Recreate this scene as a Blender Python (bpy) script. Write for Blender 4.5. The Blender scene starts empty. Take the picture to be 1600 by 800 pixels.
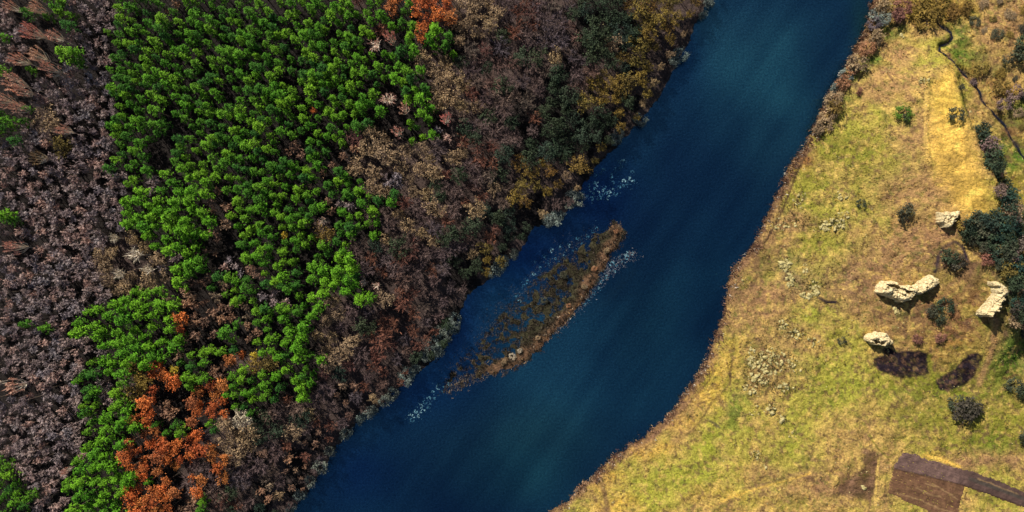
import bpy, math, random
import numpy as np
from mathutils import Vector, Matrix
random.seed(7); rng = np.random.default_rng(7)
PI = math.pi
S = bpy.context.scene
COL = S.collection

# ------------------------------------------------------------------ camera, sky, sun, exposure
H = 250.0                       # drone height above the river, metres
PX = 0.25                       # metres per photograph pixel at river level
cam = bpy.data.cameras.new("camera"); cam.sensor_fit = 'HORIZONTAL'
cam.angle = 2 * math.atan(200.0 / H); cam.clip_start = 1; cam.clip_end = 6000
co = bpy.data.objects.new("camera", cam); co.location = (0, 0, H); COL.objects.link(co); S.camera = co
SUN_EL, SUN_AZ = math.radians(34), math.radians(-38)      # azimuth clockwise from +Y (top of the photo)
w = bpy.data.worlds.new("World"); S.world = w; w.use_nodes = True
nt = w.node_tree; sky = nt.nodes.new('ShaderNodeTexSky'); sky.sky_type = 'NISHITA'; sky.sun_disc = False
sky.sun_elevation = SUN_EL; sky.sun_rotation = SUN_AZ % (2 * PI)
nt.links.new(sky.outputs[0], nt.nodes['Background'].inputs[0]); nt.nodes['Background'].inputs[1].default_value = 0.05
sl = bpy.data.lights.new("sun", 'SUN'); sl.energy = 5.0; sl.angle = math.radians(0.5); sl.color = (1, .95, .86)
so = bpy.data.objects.new("sun", sl); COL.objects.link(so)
sdir = Vector((math.sin(SUN_AZ) * math.cos(SUN_EL), math.cos(SUN_AZ) * math.cos(SUN_EL), math.sin(SUN_EL)))
so.rotation_euler = sdir.to_track_quat('Z', 'Y').to_euler(); so.location = sdir * 300
S.view_settings.view_transform = 'Standard'; S.view_settings.look = 'None'
S.view_settings.exposure = 0.62; S.view_settings.gamma = 1

# ------------------------------------------------------------------ numeric helpers
def hash2(ix, iy, seed):
    h = (ix.astype(np.int64) * 374761393 + iy.astype(np.int64) * 668265263 + seed * 974634777) & 0xffffffff
    h = ((h ^ (h >> 13)) * 1274126177) & 0xffffffff
    return ((h ^ (h >> 16)) & 0xffff) / 65535.0
def vnoise(x, y, seed=0):
    ix = np.floor(x); iy = np.floor(y); fx = x - ix; fy = y - iy
    fx = fx * fx * (3 - 2 * fx); fy = fy * fy * (3 - 2 * fy)
    a = hash2(ix, iy, seed); b = hash2(ix + 1, iy, seed); c = hash2(ix, iy + 1, seed); d = hash2(ix + 1, iy + 1, seed)
    return (a * (1 - fx) + b * fx) * (1 - fy) + (c * (1 - fx) + d * fx) * fy
def fbm(x, y, sc, seed=0, oct=4):
    s = 0; amp = .5; t = 0
    for k in range(oct):
        s = s + amp * vnoise(x / sc, y / sc, seed + 17 * k); t += amp; amp *= .55; sc = sc / 2.03
    return s / t
def sstep(a, b, x):
    t = np.clip((x - a) / (b - a), 0, 1); return t * t * (3 - 2 * t)
def seg_dist(pts, X, Y):
    """distance to a polyline, position along it (vertex index + fraction) and side (+ = right of travel)"""
    best = np.full(X.shape, 1e9); par = np.zeros(X.shape); side = np.zeros(X.shape)
    for k in range(len(pts) - 1):
        ax, ay = pts[k]; bx, by = pts[k + 1]; dx, dy = bx - ax, by - ay; L = dx * dx + dy * dy
        t = np.clip(((X - ax) * dx + (Y - ay) * dy) / L, 0, 1)
        d = np.hypot(X - ax - t * dx, Y - ay - t * dy); m = d < best
        best = np.where(m, d, best); par = np.where(m, k + t, par)
        side = np.where(m, np.sign(dx * (Y - ay) - dy * (X - ax)), side)
    return best, par, side
def inside(poly, X, Y):
    c = np.zeros(X.shape, bool); n = len(poly)
    for i in range(n):
        x1, y1 = poly[i]; x2, y2 = poly[(i + 1) % n]
        if y1 == y2: continue
        m = ((y1 > Y) != (y2 > Y)) & (X < (x2 - x1) * (Y - y1) / (y2 - y1) + x1); c ^= m
    return c

# map coordinates (m): photograph pixels at river level; world = ((mx-800)*PX, (400-my)*PX, z)
LEFT = [(1260,-330),(1150,-60),(1108,0),(1085,42),(1062,92),(1030,150),(1000,190),(965,226),(935,258),(905,298),(880,340),(835,356),(808,398),(770,430),(735,458),(715,492),(705,530),(680,562),(645,586),(605,622),(565,655),(528,695),(500,738),(470,782),(440,830),(330,980),(250,1130)]
RIGHT = [(1480,-330),(1385,-60),(1364,0),(1358,35),(1342,65),(1325,100),(1302,140),(1287,170),(1273,200),(1262,225),(1245,245),(1232,265),(1222,290),(1205,325),(1190,355),(1178,385),(1160,405),(1144,422),(1137,450),(1130,490),(1120,520),(1110,550),(1092,585),(1072,612),(1055,640),(1022,672),(985,697),(950,724),(925,747),(905,764),(885,786),(858,802),(820,840),(700,980),(600,1130)]
RIVER = LEFT + RIGHT[::-1]
ISLE = [(968,347),(974,360),(966,384),(948,414),(926,446),(905,480),(872,512),(842,546),(812,572),(785,582),(755,588),(725,600),(700,616),(690,610),(712,580),(742,545),(772,508),(806,470),(842,436),(878,406),(912,380),(943,358)]
ISLE_RIM = [(968,350),(945,408),(908,470),(860,526),(800,572),(765,582)]
RIDGE = [(1462,40),(1478,100),(1496,180),(1520,262),(1546,322),(1572,400),(1586,470),(1584,530),(1556,600),(1530,650)]
RIDGE_H = [0, 5, 10, 12, 13, 12, 10, 5, 1, 0]
STREAM = [(1462,-60),(1466,0),(1468,35),(1475,42),(1486,50),(1489,58),(1481,69),(1469,72),(1466,80),(1475,87),(1485,94),(1493,104),(1505,112),(1515,122),(1525,132),(1532,142),(1537,158),(1548,170),(1560,182),(1572,195),(1580,212),(1590,228),(1602,246),(1640,300),(1700,420)]
def to_hill(pts, z):           # observed pixels of something standing z metres above river level -> map coordinates
    return [(800 + (x - 800) * (H - z) / H, 400 + (y - 400) * (H - z) / H) for x, y in pts]
STREAM = to_hill(STREAM, 2.5); RIDGE_M = to_hill(RIDGE, 9)

FIELD0 = to_hill([(1405,700),(1380,770),(1412,790),(1475,820),(1500,820),(1512,768),(1600,800),(1680,830),(1680,790),(1600,762),(1520,731),(1432,703)], 3)
def shore(X, Y): return (X + (fbm(X, Y, 13, 611) - .5) * 11 + (fbm(X, Y, 4, 613, 2) - .5) * 4, Y + (fbm(X, Y, 13, 617) - .5) * 11 + (fbm(X, Y, 4, 619, 2) - .5) * 4)
def height(X, Y):
    X = np.asarray(X, float); Y = np.asarray(Y, float)
    JX, JY = shore(X, Y)
    dl, _, sl_ = seg_dist(LEFT, JX, JY); dr, _, sr = seg_dist(RIGHT, JX, JY)
    inr = inside(RIVER, JX, JY)
    dl *= PX; dr *= PX
    left = (~inr) & (dl < dr)
    wob = fbm(X, Y, 90, 3) - .5
    z = np.where(inr, -2.6 * sstep(0, 6, np.minimum(dl, dr)), 0.)
    zl = 0.9 * sstep(0, 2.5, dl) + 5.5 * sstep(0, 45, dl) + wob * 2.0 * sstep(3, 25, dl)
    zr = 1.3 * sstep(0, 2.2, dr) + 1.6 * sstep(3, 40, dr) + wob * 1.6 * sstep(5, 25, dr) + ((fbm(X, Y, 16, 9) - .5) * 1.5 + (fbm(X, Y, 6, 19, 2) - .5) * .5) * sstep(1, 10, dr) * (1 - .85 * inside(FIELD0, X, Y))
    d, p, s = seg_dist(RIDGE_M, X, Y); d *= PX; num = 0; den = 0
    for q in np.arange(0, len(RIDGE_H) - .9, .34):
        ax = np.interp(q, range(len(RIDGE_H)), [r[0] for r in RIDGE_M]); ay = np.interp(q, range(len(RIDGE_H)), [r[1] for r in RIDGE_M])
        w_ = 1 / (((X - ax) ** 2 + (Y - ay) ** 2) / 400 + 1) ** 2; num = num + w_ * np.interp(q, range(len(RIDGE_H)), RIDGE_H); den = den + w_
    hh = num / den * sstep(0, 1.3, p) * (1 - sstep(len(RIDGE_H) - 2.6, len(RIDGE_H) - 1.1, p))
    d = d + (fbm(X, Y, 25, 21) - .5) * 3
    west = np.exp(-(np.maximum(d, 0) / 30) ** 2); east = 1 - sstep(0, 10, d)
    zr = zr + hh * np.where(s < 0, east, west)
    ds, _, _ = seg_dist(STREAM, X, Y); ds *= PX
    zr = zr - 1.1 * (1 - sstep(.3, 1.7, ds))
    z = np.where(left, zl, z); z = np.where((~inr) & (~left), zr, z)
    jx, jy = X + (fbm(X, Y, 11, 83) - .5) * 24, Y + (fbm(X, Y, 11, 87) - .5) * 24
    ii = inside(ISLE, jx, jy)
    di, _, _ = seg_dist(ISLE + ISLE[:1], jx, jy); di = di * PX
    er = 1 - sstep(6, 24, seg_dist(ISLE_RIM, X, Y)[0] + (fbm(X, Y, 10, 19) - .5) * 34)
    er = er * (1 - .8 * (1 - sstep(730, 810, X))); low = -.14 * (1 - sstep(740, 900, X))
    zi = np.where(ii, low + (.05 + .5 * sstep(0, 2, di)) * er + (1 - er) * (-.05 + 1.0 * (fbm(X, Y, 9, 12) - .42)), -2.6 * sstep(0, 5, di) - .05)
    z = np.where(inr, np.maximum(z, zi), z)
    return z
def h1(mx, my): return float(height(np.array([mx]), np.array([my]))[0])
def ground_m(px, py):           # observed pixels -> map coordinates on the terrain (arrays)
    px = np.asarray(px, float); py = np.asarray(py, float); z = height(px, py)
    for _ in range(3):
        z = .5 * z + .5 * height(800 + (px - 800) * (H - z) / H, 400 + (py - 400) * (H - z) / H)
    z = np.maximum(z, 0)
    return 800 + (px - 800) * (H - z) / H, 400 + (py - 400) * (H - z) / H
def gpoly(pts):
    a, b = ground_m([p[0] for p in pts], [p[1] for p in pts]); return list(zip(a.tolist(), b.tolist()))
def world(mx, my, z=0): return ((mx - 800) * PX, (400 - my) * PX, z)

# what grows where: 25-pixel cells, top row first; each row is a run of pairs "kind, number of cells"
# kinds: 0 pine, 1 bright pine, 2 young bare tree, 3 fan tree, 4 tan tree, 5 larch, 6 ochre tree, 7 brown tree,
#        8 dark olive tree, 9 russet tree, 10 small rosy tree, 11 bare gap, 12 river or beyond
FOREST_RUNS = [
[2,1, 0,1, 3,1, 0,1, 2,3, 0,3, 10,1, 0,11, 9,1, 0,1, 5,1, 0,1, 5,2, 4,3, 7,1, 9,1, 7,3, 8,3, 6,5, 4,2],
[2,1, 3,1, 2,1, 3,1, 0,1, 2,2, 0,16, 9,1, 0,2, 5,1, 4,3, 7,2, 9,2, 7,2, 11,1, 8,2, 11,1, 6,4, 4,2],
[0,1, 2,1, 3,2, 2,3, 0,17, 3,1, 0,1, 4,1, 0,2, 4,1, 7,2, 11,1, 7,3, 11,1, 8,1, 4,1, 8,1, 6,3, 4,2, 12,1],
[2,1, 3,3, 0,1, 2,2, 0,19, 4,2, 0,1, 7,2, 8,1, 7,4, 11,1, 8,2, 6,2, 4,3, 12,2],
[0,1, 3,1, 0,1, 3,1, 2,3, 0,19, 4,2, 7,3, 11,1, 7,3, 11,1, 7,1, 6,2, 8,1, 6,1, 4,2, 9,1, 4,1, 12,1],
[3,2, 2,5, 0,17, 3,1, 0,2, 4,2, 7,5, 8,1, 11,1, 7,1, 6,5, 4,2, 12,2],
[3,1, 0,1, 2,5, 0,3, 11,1, 0,13, 11,1, 3,1, 0,1, 4,3, 7,2, 11,1, 7,1, 8,2, 6,3, 8,1, 4,3, 12,3],
[0,2, 6,2, 2,3, 0,3, 11,1, 0,12, 11,2, 0,2, 3,1, 7,4, 11,1, 7,1, 8,4, 6,2, 4,3, 12,3],
[0,1, 2,2, 6,1, 2,3, 0,3, 11,1, 0,11, 9,1, 11,1, 3,1, 11,1, 0,1, 2,1, 7,2, 9,1, 7,1, 11,2, 8,4, 6,2, 4,2, 12,4],
[2,2, 3,2, 2,3, 0,2, 11,2, 0,7, 10,1, 0,2, 10,1, 11,1, 4,4, 7,1, 4,1, 9,2, 7,1, 11,1, 8,4, 6,1, 8,1, 4,3, 12,4],
[2,7, 0,2, 11,2, 0,9, 10,1, 0,1, 4,5, 7,3, 9,1, 7,1, 6,3, 4,1, 11,1, 8,2, 4,2, 12,5],
[2,8, 0,1, 2,1, 1,3, 11,1, 0,5, 10,1, 0,3, 4,1, 2,1, 4,1, 7,6, 6,4, 4,2, 6,2, 4,1, 12,5],
[2,8, 1,5, 10,1, 0,6, 10,1, 2,1, 0,3, 7,1, 4,1, 7,2, 9,2, 7,1, 6,1, 11,1, 7,2, 4,2, 12,8],
[0,1, 2,7, 1,5, 10,1, 0,6, 3,1, 0,2, 7,1, 4,2, 7,1, 9,1, 7,2, 8,2, 11,2, 4,2, 7,2, 12,8],
[2,8, 1,5, 10,1, 11,1, 0,5, 6,1, 0,3, 7,1, 4,2, 7,4, 8,2, 11,1, 4,3, 12,9],
[3,2, 2,5, 4,2, 1,4, 10,1, 11,1, 0,7, 7,7, 4,1, 6,1, 8,1, 6,2, 4,1, 12,11],
[2,6, 4,4, 2,1, 1,1, 0,1, 11,1, 2,1, 10,1, 0,3, 1,3, 7,1, 9,1, 7,1, 9,1, 7,2, 8,2, 6,2, 12,14],
[2,6, 4,4, 1,1, 10,2, 0,6, 1,3, 0,1, 3,1, 7,4, 11,1, 8,1, 6,1, 12,15],
[2,7, 1,3, 10,4, 0,2, 2,2, 0,1, 1,1, 4,2, 1,1, 4,1, 7,1, 9,1, 7,3, 8,1, 12,16],
[2,5, 1,6, 10,5, 0,3, 1,1, 4,2, 7,1, 9,3, 7,2, 8,1, 12,17],
[2,2, 0,1, 2,2, 1,6, 5,1, 10,2, 0,1, 10,1, 0,1, 1,3, 4,1, 7,2, 9,4, 8,2, 12,17],
[2,6, 1,5, 10,1, 11,2, 0,1, 11,1, 0,1, 1,2, 11,1, 4,2, 7,1, 9,2, 7,1, 9,1, 8,2, 12,17],
[2,5, 0,1, 1,4, 11,1, 0,3, 5,1, 6,2, 0,1, 1,1, 0,1, 4,2, 7,1, 9,1, 7,2, 8,1, 12,19],
[2,5, 0,1, 11,1, 1,1, 6,1, 5,2, 0,2, 10,1, 0,3, 1,2, 0,1, 7,3, 9,1, 7,1, 9,1, 7,1, 12,19],
[3,2, 2,3, 0,1, 2,1, 0,1, 6,1, 5,1, 11,2, 5,2, 0,4, 1,1, 7,2, 10,1, 9,1, 7,4, 12,19],
[2,5, 0,1, 1,2, 0,1, 5,1, 10,1, 11,1, 5,2, 11,1, 0,1, 11,1, 7,2, 4,1, 7,5, 12,21],
[2,5, 0,1, 1,2, 5,2, 0,1, 5,1, 11,1, 0,1, 4,2, 7,7, 12,23],
[2,5, 1,3, 5,2, 11,1, 5,2, 7,1, 4,2, 7,3, 10,1, 7,2, 12,24],
[2,5, 1,2, 5,5, 7,1, 5,1, 4,2, 10,1, 7,1, 10,1, 7,2, 12,25],
[0,1, 2,3, 0,1, 1,3, 5,2, 11,2, 7,1, 5,1, 10,1, 7,3, 10,1, 7,2, 12,25],
[0,2, 2,2, 1,4, 5,3, 7,1, 5,1, 7,3, 10,1, 7,1, 10,1, 7,1, 12,26],
[0,2, 2,2, 1,4, 5,3, 10,1, 0,1, 7,3, 10,1, 7,2, 12,27]]
TREE_KEYS = ['g', 'G', 'a', 'p', 't', 'o', 'y', 'b', 'd', 'r', 'q', 'k', 'w']
FOREST = [[TREE_KEYS[run[i]] for i in range(0, len(run), 2) for _ in range(run[i + 1])] for run in FOREST_RUNS]
OPENW = np.array([[c in ('b', 'r', 't', 'y', 'w') for c in row] for row in FOREST])

# ------------------------------------------------------------------ ground colours (mostly own colours; a few spots carry painted shade)
def C(*a): return np.array(a)
STRAW = C(.50, .335, .095); OLIVE = C(.20, .20, .025); PINK = C(.35, .195, .09); GREEN = C(.085, .16, .02)
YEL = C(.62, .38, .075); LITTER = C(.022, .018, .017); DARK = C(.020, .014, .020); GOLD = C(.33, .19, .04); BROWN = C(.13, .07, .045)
REDD = C(.25, .09, .04); LIME = C(.31, .31, .04)
BL = [(1205,575,50,44,C(.22,.15,.06),.7),(1232,430,22,36,C(.22,.17,.08),.7),(1268,445,24,26,C(.22,.15,.07),.7),(1225,510,50,12,C(.2,.15,.05),.6),(1312,345,26,18,C(.26,.18,.08),.5),(1480,380,34,26,C(.20,.10,.055),.8),(1530,130,10,20,PINK,.8),
 # observed px: cx, cy, rx, ry, colour, weight
 (1390,48,26,12,GREEN,.9),(1362,92,14,10,GREEN,.8),(1348,110,12,10,GREEN,.8),(1335,128,12,12,GREEN,.7),(1318,160,10,12,GREEN,.6),
 (1500,55,14,16,GREEN,.9),(1498,82,20,20,GREEN,1),(1548,112,34,12,GREEN,.9),(1530,92,16,14,GREEN,.6),(1592,180,16,30,GREEN,.7),(1588,248,26,26,GREEN,1),(1570,228,16,16,GREEN,.9),(1592,300,26,28,OLIVE,.9),
 (1450,95,40,20,LIME,.6),(1500,165,20,24,LIME,.7),(1512,140,16,14,LIME,.5),
 (1330,235,60,40,OLIVE,.7),(1330,190,40,20,LIME,.5),(1395,270,50,30,OLIVE,.6),(1270,320,40,30,OLIVE,.7),(1330,320,50,30,LIME,.45),(1250,370,60,22,OLIVE,.6),
 (1340,390,50,16,LIME,.7),(1300,430,30,30,LIME,.7),(1270,490,40,18,LIME,.8),(1340,590,60,50,LIME,.5),(1290,620,40,40,LIME,.5),
 (1150,645,16,30,GREEN,.55),(1110,690,30,36,LIME,.8),(1060,740,60,30,LIME,.7),(1230,710,36,36,LIME,.7),(1240,660,30,20,LIME,.5),(1000,770,60,30,LIME,.6),(1150,770,40,20,LIME,.4),
 (1572,560,30,44,GREEN,.9),(1590,545,30,30,GREEN,.8),(1540,690,50,36,OLIVE,.8),(1560,700,16,26,GREEN,.6),(1480,612,80,12,GREEN,.7),(1420,600,60,14,OLIVE,.7),(1440,660,50,26,OLIVE,.6),(1485,600,60,20,OLIVE,.6),
 (1530,440,16,24,OLIVE,.7),(1380,410,30,12,LIME,.5),(1560,770,40,14,OLIVE,.8),(1440,790,40,12,LIME,.6),(1590,660,20,30,OLIVE,.6),
 (1410,85,30,18,PINK,.8),(1370,135,44,26,PINK,.65),(1425,200,26,60,PINK,.7),(1430,300,60,36,PINK,.7),(1255,250,18,20,REDD,.6),
 (1165,445,44,40,BROWN,.65),(1200,470,40,30,PINK,.8),(1160,505,44,26,PINK,.6),(1235,348,36,20,PINK,.7),(1210,375,36,20,PINK,.7),(1185,400,26,20,BROWN,.5),
 (1350,445,60,44,PINK,.75),(1360,400,40,26,PINK,.5),(1490,500,72,66,C(.22,.11,.05),1),(1400,500,50,34,C(.24,.14,.06),.7),(1450,400,60,30,C(.22,.12,.065),.7),(1350,440,50,36,C(.26,.15,.08),.6),(1520,650,110,70,OLIVE,.5),(1490,545,40,18,GOLD,.6),(1520,420,36,30,BROWN,.5),(1450,365,60,30,PINK,.9),(1410,390,40,26,PINK,.6),(1480,400,30,20,BROWN,.6),
 (1310,700,50,34,STRAW,.5),(1300,760,60,30,PINK,.8),(1240,745,50,20,PINK,.45),(1525,720,60,14,PINK,.8),(1450,715,30,8,YEL,.6),(1590,720,20,20,PINK,.7),(1530,128,14,26,PINK,.8),(1550,165,18,30,PINK,.5),(1585,210,18,20,REDD,.5),
 (1585,30,60,50,PINK,.7),(1570,120,50,40,PINK,.45),(1580,200,30,30,BROWN,.4),(1440,20,50,24,GOLD,.9),(1490,15,30,16,GOLD,.8),(1402,22,14,18,BROWN,.9),(1450,50,40,14,PINK,.5),(1528,110,18,8,GOLD,.8),(1565,140,36,14,GOLD,.6),(1580,320,20,40,GOLD,.5),
 (1140,560,24,30,YEL,.4),(1110,590,20,20,YEL,.5),(1000,700,50,14,YEL,.6),(940,750,30,14,YEL,.7),(1050,655,40,14,YEL,.6),(970,790,30,20,YEL,.6),(1100,620,26,16,YEL,.6),
 (1545,265,10,40,C(.03,.04,.02),.9),(1560,310,14,30,C(.03,.04,.02),.9),(1580,420,24,80,C(.03,.05,.03),.95),(1535,370,26,20,C(.05,.045,.025),.8),(1505,350,14,10,DARK,.6),(1440,488,40,12,BROWN,.4),(1300,310,26,12,STRAW,.6),(1125,775,50,10,YEL,.4)]  # dark blobs: ruin shadows, and ridge-foot scrub with its shade, put into colour
POLYS = [
 ([(1468,118),(1486,110),(1492,150),(1502,190),(1522,256),(1546,318),(1540,342),(1520,345),(1498,326),(1470,285),(1450,240),(1453,180),(1456,140)], YEL * .93, .78, 14),
 ([(1360,570),(1365,560),(1380,553),(1378,545),(1388,541),(1400,548),(1420,547),(1448,549),(1454,556),(1451,584),(1430,591),(1400,588),(1375,580)], DARK, 1, 2.0),  # dark ground patch below the oval ruin
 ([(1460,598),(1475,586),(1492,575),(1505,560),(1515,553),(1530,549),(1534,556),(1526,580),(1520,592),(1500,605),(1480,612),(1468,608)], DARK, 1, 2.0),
 ([(1350,704),(1378,710),(1369,772),(1358,782),(1338,778),(1308,772),(1305,760),(1338,744),(1348,722)], BROWN * .9, .85, 4)]
PATHS = [
 ([(1262,235),(1245,270),(1230,310),(1215,345),(1200,372),(1180,400)], BROWN * .6, 1.6, .8),
 ([(1252,235),(1236,270),(1220,310),(1207,342),(1192,370)], STRAW, 2, .6),
 ([(1400,42),(1382,55),(1364,85),(1350,112),(1336,132)], BROWN * .7, 1.2, .7),
 ([(1394,40),(1376,54),(1358,84),(1345,108)], GREEN * .6, 1.5, .5),
 ([(1458,100),(1453,150),(1450,200),(1455,240),(1462,285)], OLIVE * .6, .9, .35),
 ([(1448,120),(1447,160),(1445,200),(1451,250)], STRAW * 1.2, 1.5, .5),
 ([(1145,560),(1140,600),(1112,630),(1092,660),(1072,680)], BROWN * .7, 1.5, .6),
 ([(1136,565),(1142,590),(1143,612)], BROWN * .8, 1, .6),
 ([(915,758),(945,735),(975,715),(1010,692),(1050,655),(1095,610),(1120,575)], BROWN * .8, 1.2, .65),
 ([(912,750),(942,727),(972,707),(1008,684),(1046,650),(1090,602)], YEL * 1.25, 2.2, .7),
 ([(1105,795),(1135,780),(1180,764),(1240,748),(1265,740)], YEL * 1.2, 1.3, .6), ([(1100,797),(1128,785)], BROWN, 1, .6),
 ([(1250,738),(1225,747),(1190,757),(1160,764)], BROWN, 1.3, .5),
 ([(1374,716),(1371,740),(1368,790)], STRAW * 1.3, 1.8, .7), ([(1358,680),(1372,700),(1388,716),(1400,708)], OLIVE * .7, 1.2, .6),
 ([(1360,655),(1358,672),(1350,685),(1318,692)], BROWN, 1.5, .5),
 ([(1462,425),(1466,400),(1474,386),(1492,377),(1506,388),(1512,405)], DARK * 1.6, 2.2, .85),
 ([(1470,382),(1488,372),(1506,380),(1516,400)], STRAW * 1.1, 1.5, .5),
 ([(1278,466),(1292,472),(1306,472)], DARK * 1.5, 2.5, .9), ([(1216,398),(1228,430),(1240,462)], BROWN * .7, 1.5, .5),
 ([(1440,440),(1420,500),(1418,520),(1440,505)], STRAW * 1.1, 1.0, .5), ([(1452,552),(1490,553),(1535,545),(1545,520),(1552,500)], STRAW * 1.1, 1.5, .6),
 ([(1556,500),(1552,540),(1540,570),(1530,600)], PINK * 1.1, 5, .6), ([(1452,555),(1460,600)], OLIVE, 3, .6),
 ([(1450,712),(1480,722),(1500,730)], YEL * 1.3, 2.5, .7), ([(1106,655),(1116,662),(1124,668)], DARK * 2, 2, .6),
 ([(935,745),(945,770),(950,800)], BROWN, 4, .6), ([(1360,770),(1357,800)], BROWN, 2, .6),
 ([(1482,85),(1488,98),(1497,110),(1512,124)], PINK * 1.4, 2.5, .7)]
FIELD = gpoly([(1411,707),(1395,735),(1387,770),(1412,781),(1447,797),(1475,812),(1494,812),(1507,759),(1600,793),(1670,822),(1670,796),(1600,769),(1555,750),(1520,738),(1455,720),(1432,711)])
BLM = []
_g = ground_m([b[0] for b in BL], [b[1] for b in BL])
for b, gx, gy in zip(BL, *_g): BLM.append((gx, gy) + b[2:])
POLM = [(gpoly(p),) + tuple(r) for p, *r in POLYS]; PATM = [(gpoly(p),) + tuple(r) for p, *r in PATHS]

def ground_colour(X, Y):
    n1 = fbm(X, Y, 60, 31); n2 = fbm(X, Y, 16, 41); n3 = fbm(X, Y, 6, 51, 3)
    col = STRAW[None] * np.ones(X.shape + (1,))
    def mix(col, c, w): return col * (1 - w[..., None]) + c * w[..., None]
    col = mix(col, LIME, sstep(.46, .66, n1) * .6); col = mix(col, PINK, sstep(.5, .3, n1) * .5)
    col = mix(col, OLIVE, sstep(.5, .68, fbm(X, Y, 17, 91)) * .45)
    col = mix(col, PINK, sstep(.5, .68, fbm(X, Y, 14, 95)) * .5)
    wx = X + (fbm(X, Y, 22, 61) - .5) * 26; wy = Y + (fbm(X, Y, 22, 71) - .5) * 26
    for cx, cy, rx, ry, c, wt in BLM:
        q = ((wx - cx) / rx) ** 2 + ((wy - cy) / ry) ** 2
        col = mix(col, c, np.exp(-q ** 1.5 * .8) * min(1, wt * 1.2) * (.5 + 1.0 * sstep(.3, .6, n2)).clip(0, 1))
    col = mix(col, STRAW * 1.2, sstep(.56, .72, fbm(X, Y, 7, 97)) * .6)
    col = mix(col, BROWN, sstep(.56, .72, fbm(X, Y, 5.5, 99)) * .7)
    col = mix(col, GREEN * .8, sstep(.58, .74, fbm(X, Y, 6, 103)) * .4)
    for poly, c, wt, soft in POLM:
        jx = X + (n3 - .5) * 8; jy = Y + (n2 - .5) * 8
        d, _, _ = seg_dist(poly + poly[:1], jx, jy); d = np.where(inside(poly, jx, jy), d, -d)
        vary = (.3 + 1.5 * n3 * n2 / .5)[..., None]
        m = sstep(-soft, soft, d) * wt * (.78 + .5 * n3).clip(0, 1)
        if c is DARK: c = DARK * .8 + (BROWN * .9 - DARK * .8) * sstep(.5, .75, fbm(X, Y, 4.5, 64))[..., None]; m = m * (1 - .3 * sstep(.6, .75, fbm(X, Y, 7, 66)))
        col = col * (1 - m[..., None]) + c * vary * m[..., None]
    for pts, c, wd, wt in PATM:
        d, _, _ = seg_dist(pts, X + (n2 - .5) * 3, Y + (fbm(X, Y, 13, 5) - .5) * 3)
        col = mix(col, c, (1 - sstep(wd * .4, wd * 1.5, d)) * min(1, wt * 1.25) * (.6 + .7 * n2).clip(0, 1))
    JX, JY = shore(X, Y); dr, _, _ = seg_dist(RIGHT, JX, JY); dl, _, _ = seg_dist(LEFT, JX, JY); inr = inside(RIVER, JX, JY)
    col = mix(col, PINK * .8, (1 - sstep(6, 22, dr + (n1 - .5) * 40)) * .6)
    col = mix(col, BROWN, (1 - sstep(1, 9, dr + (n2 - .5) * 18)) * .8)
    ds, _, _ = seg_dist(STREAM, X, Y); col = mix(col, DARK * 2.2, (1 - sstep(.6, 3.8, ds + (n2 - .5) * 8)) * .85)
    col = col * 1.12
    left = (~inr) & (dl < dr)
    gi = ((Y + (n2 - .5) * 30) / 25).clip(0, 31).astype(int); gj = ((X + (n3 - .5) * 30) / 25).clip(0, 45).astype(int)
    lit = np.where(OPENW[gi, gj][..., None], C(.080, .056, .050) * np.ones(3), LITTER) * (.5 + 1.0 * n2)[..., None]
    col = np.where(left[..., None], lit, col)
    bed = np.array([.02, .03, .03]) * (.6 + .8 * n2)[..., None]
    isl = inside(ISLE, X, Y)
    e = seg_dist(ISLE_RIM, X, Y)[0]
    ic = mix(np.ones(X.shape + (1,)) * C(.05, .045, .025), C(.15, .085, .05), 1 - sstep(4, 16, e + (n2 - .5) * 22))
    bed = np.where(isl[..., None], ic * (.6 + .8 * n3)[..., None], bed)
    bar = seg_dist([(985,425),(950,465),(915,490)], X, Y)[0]
    bed = mix(bed, C(.17, .10, .05), 1 - sstep(5, 16, bar))
    col = np.where(inr[..., None], bed, col)
    return col.clip(.004, .8)

# ------------------------------------------------------------------ materials
def new_mat(name, rough=.9, spec=.1):
    m = bpy.data.materials.new(name); m.use_nodes = True; b = m.node_tree.nodes['Principled BSDF']
    b.inputs['Roughness'].default_value = rough; b.inputs['Specular IOR Level'].default_value = spec
    return m, m.node_tree, b
def N(t, kind, **kw):
    n = t.nodes.new(kind)
    for k, v in kw.items(): setattr(n, k, v)
    return n
def noise(t, scale, detail=4, rough=.6):
    tc = N(t, 'ShaderNodeNewGeometry'); n = N(t, 'ShaderNodeTexNoise'); n.inputs['Scale'].default_value = scale
    n.inputs['Detail'].default_value = detail; n.inputs['Roughness'].default_value = rough
    t.links.new(tc.outputs['Position'], n.inputs['Vector']); return n
def ramp(t, fac, stops):
    r = N(t, 'ShaderNodeValToRGB'); e = r.color_ramp.elements
    while len(e) > 1: e.remove(e[-1])
    e[0].position = stops[0][0]; e[0].color = (*stops[0][1], 1)
    for p, c in stops[1:]:
        q = e.new(p); q.color = (*c, 1)
    t.links.new(fac, r.inputs[0]); return r
def mul(t, a, b):
    m = N(t, 'ShaderNodeMix', data_type='RGBA', blend_type='MULTIPLY'); m.inputs[0].default_value = 1
    t.links.new(a, m.inputs[6]); t.links.new(b, m.inputs[7]); return m.outputs[2]
def bump(t, b, h, strength, dist):
    n = N(t, 'ShaderNodeBump'); n.inputs['Strength'].default_value = strength; n.inputs['Distance'].default_value = dist
    t.links.new(h, n.inputs['Height']); t.links.new(n.outputs[0], b.inputs['Normal'])

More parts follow.
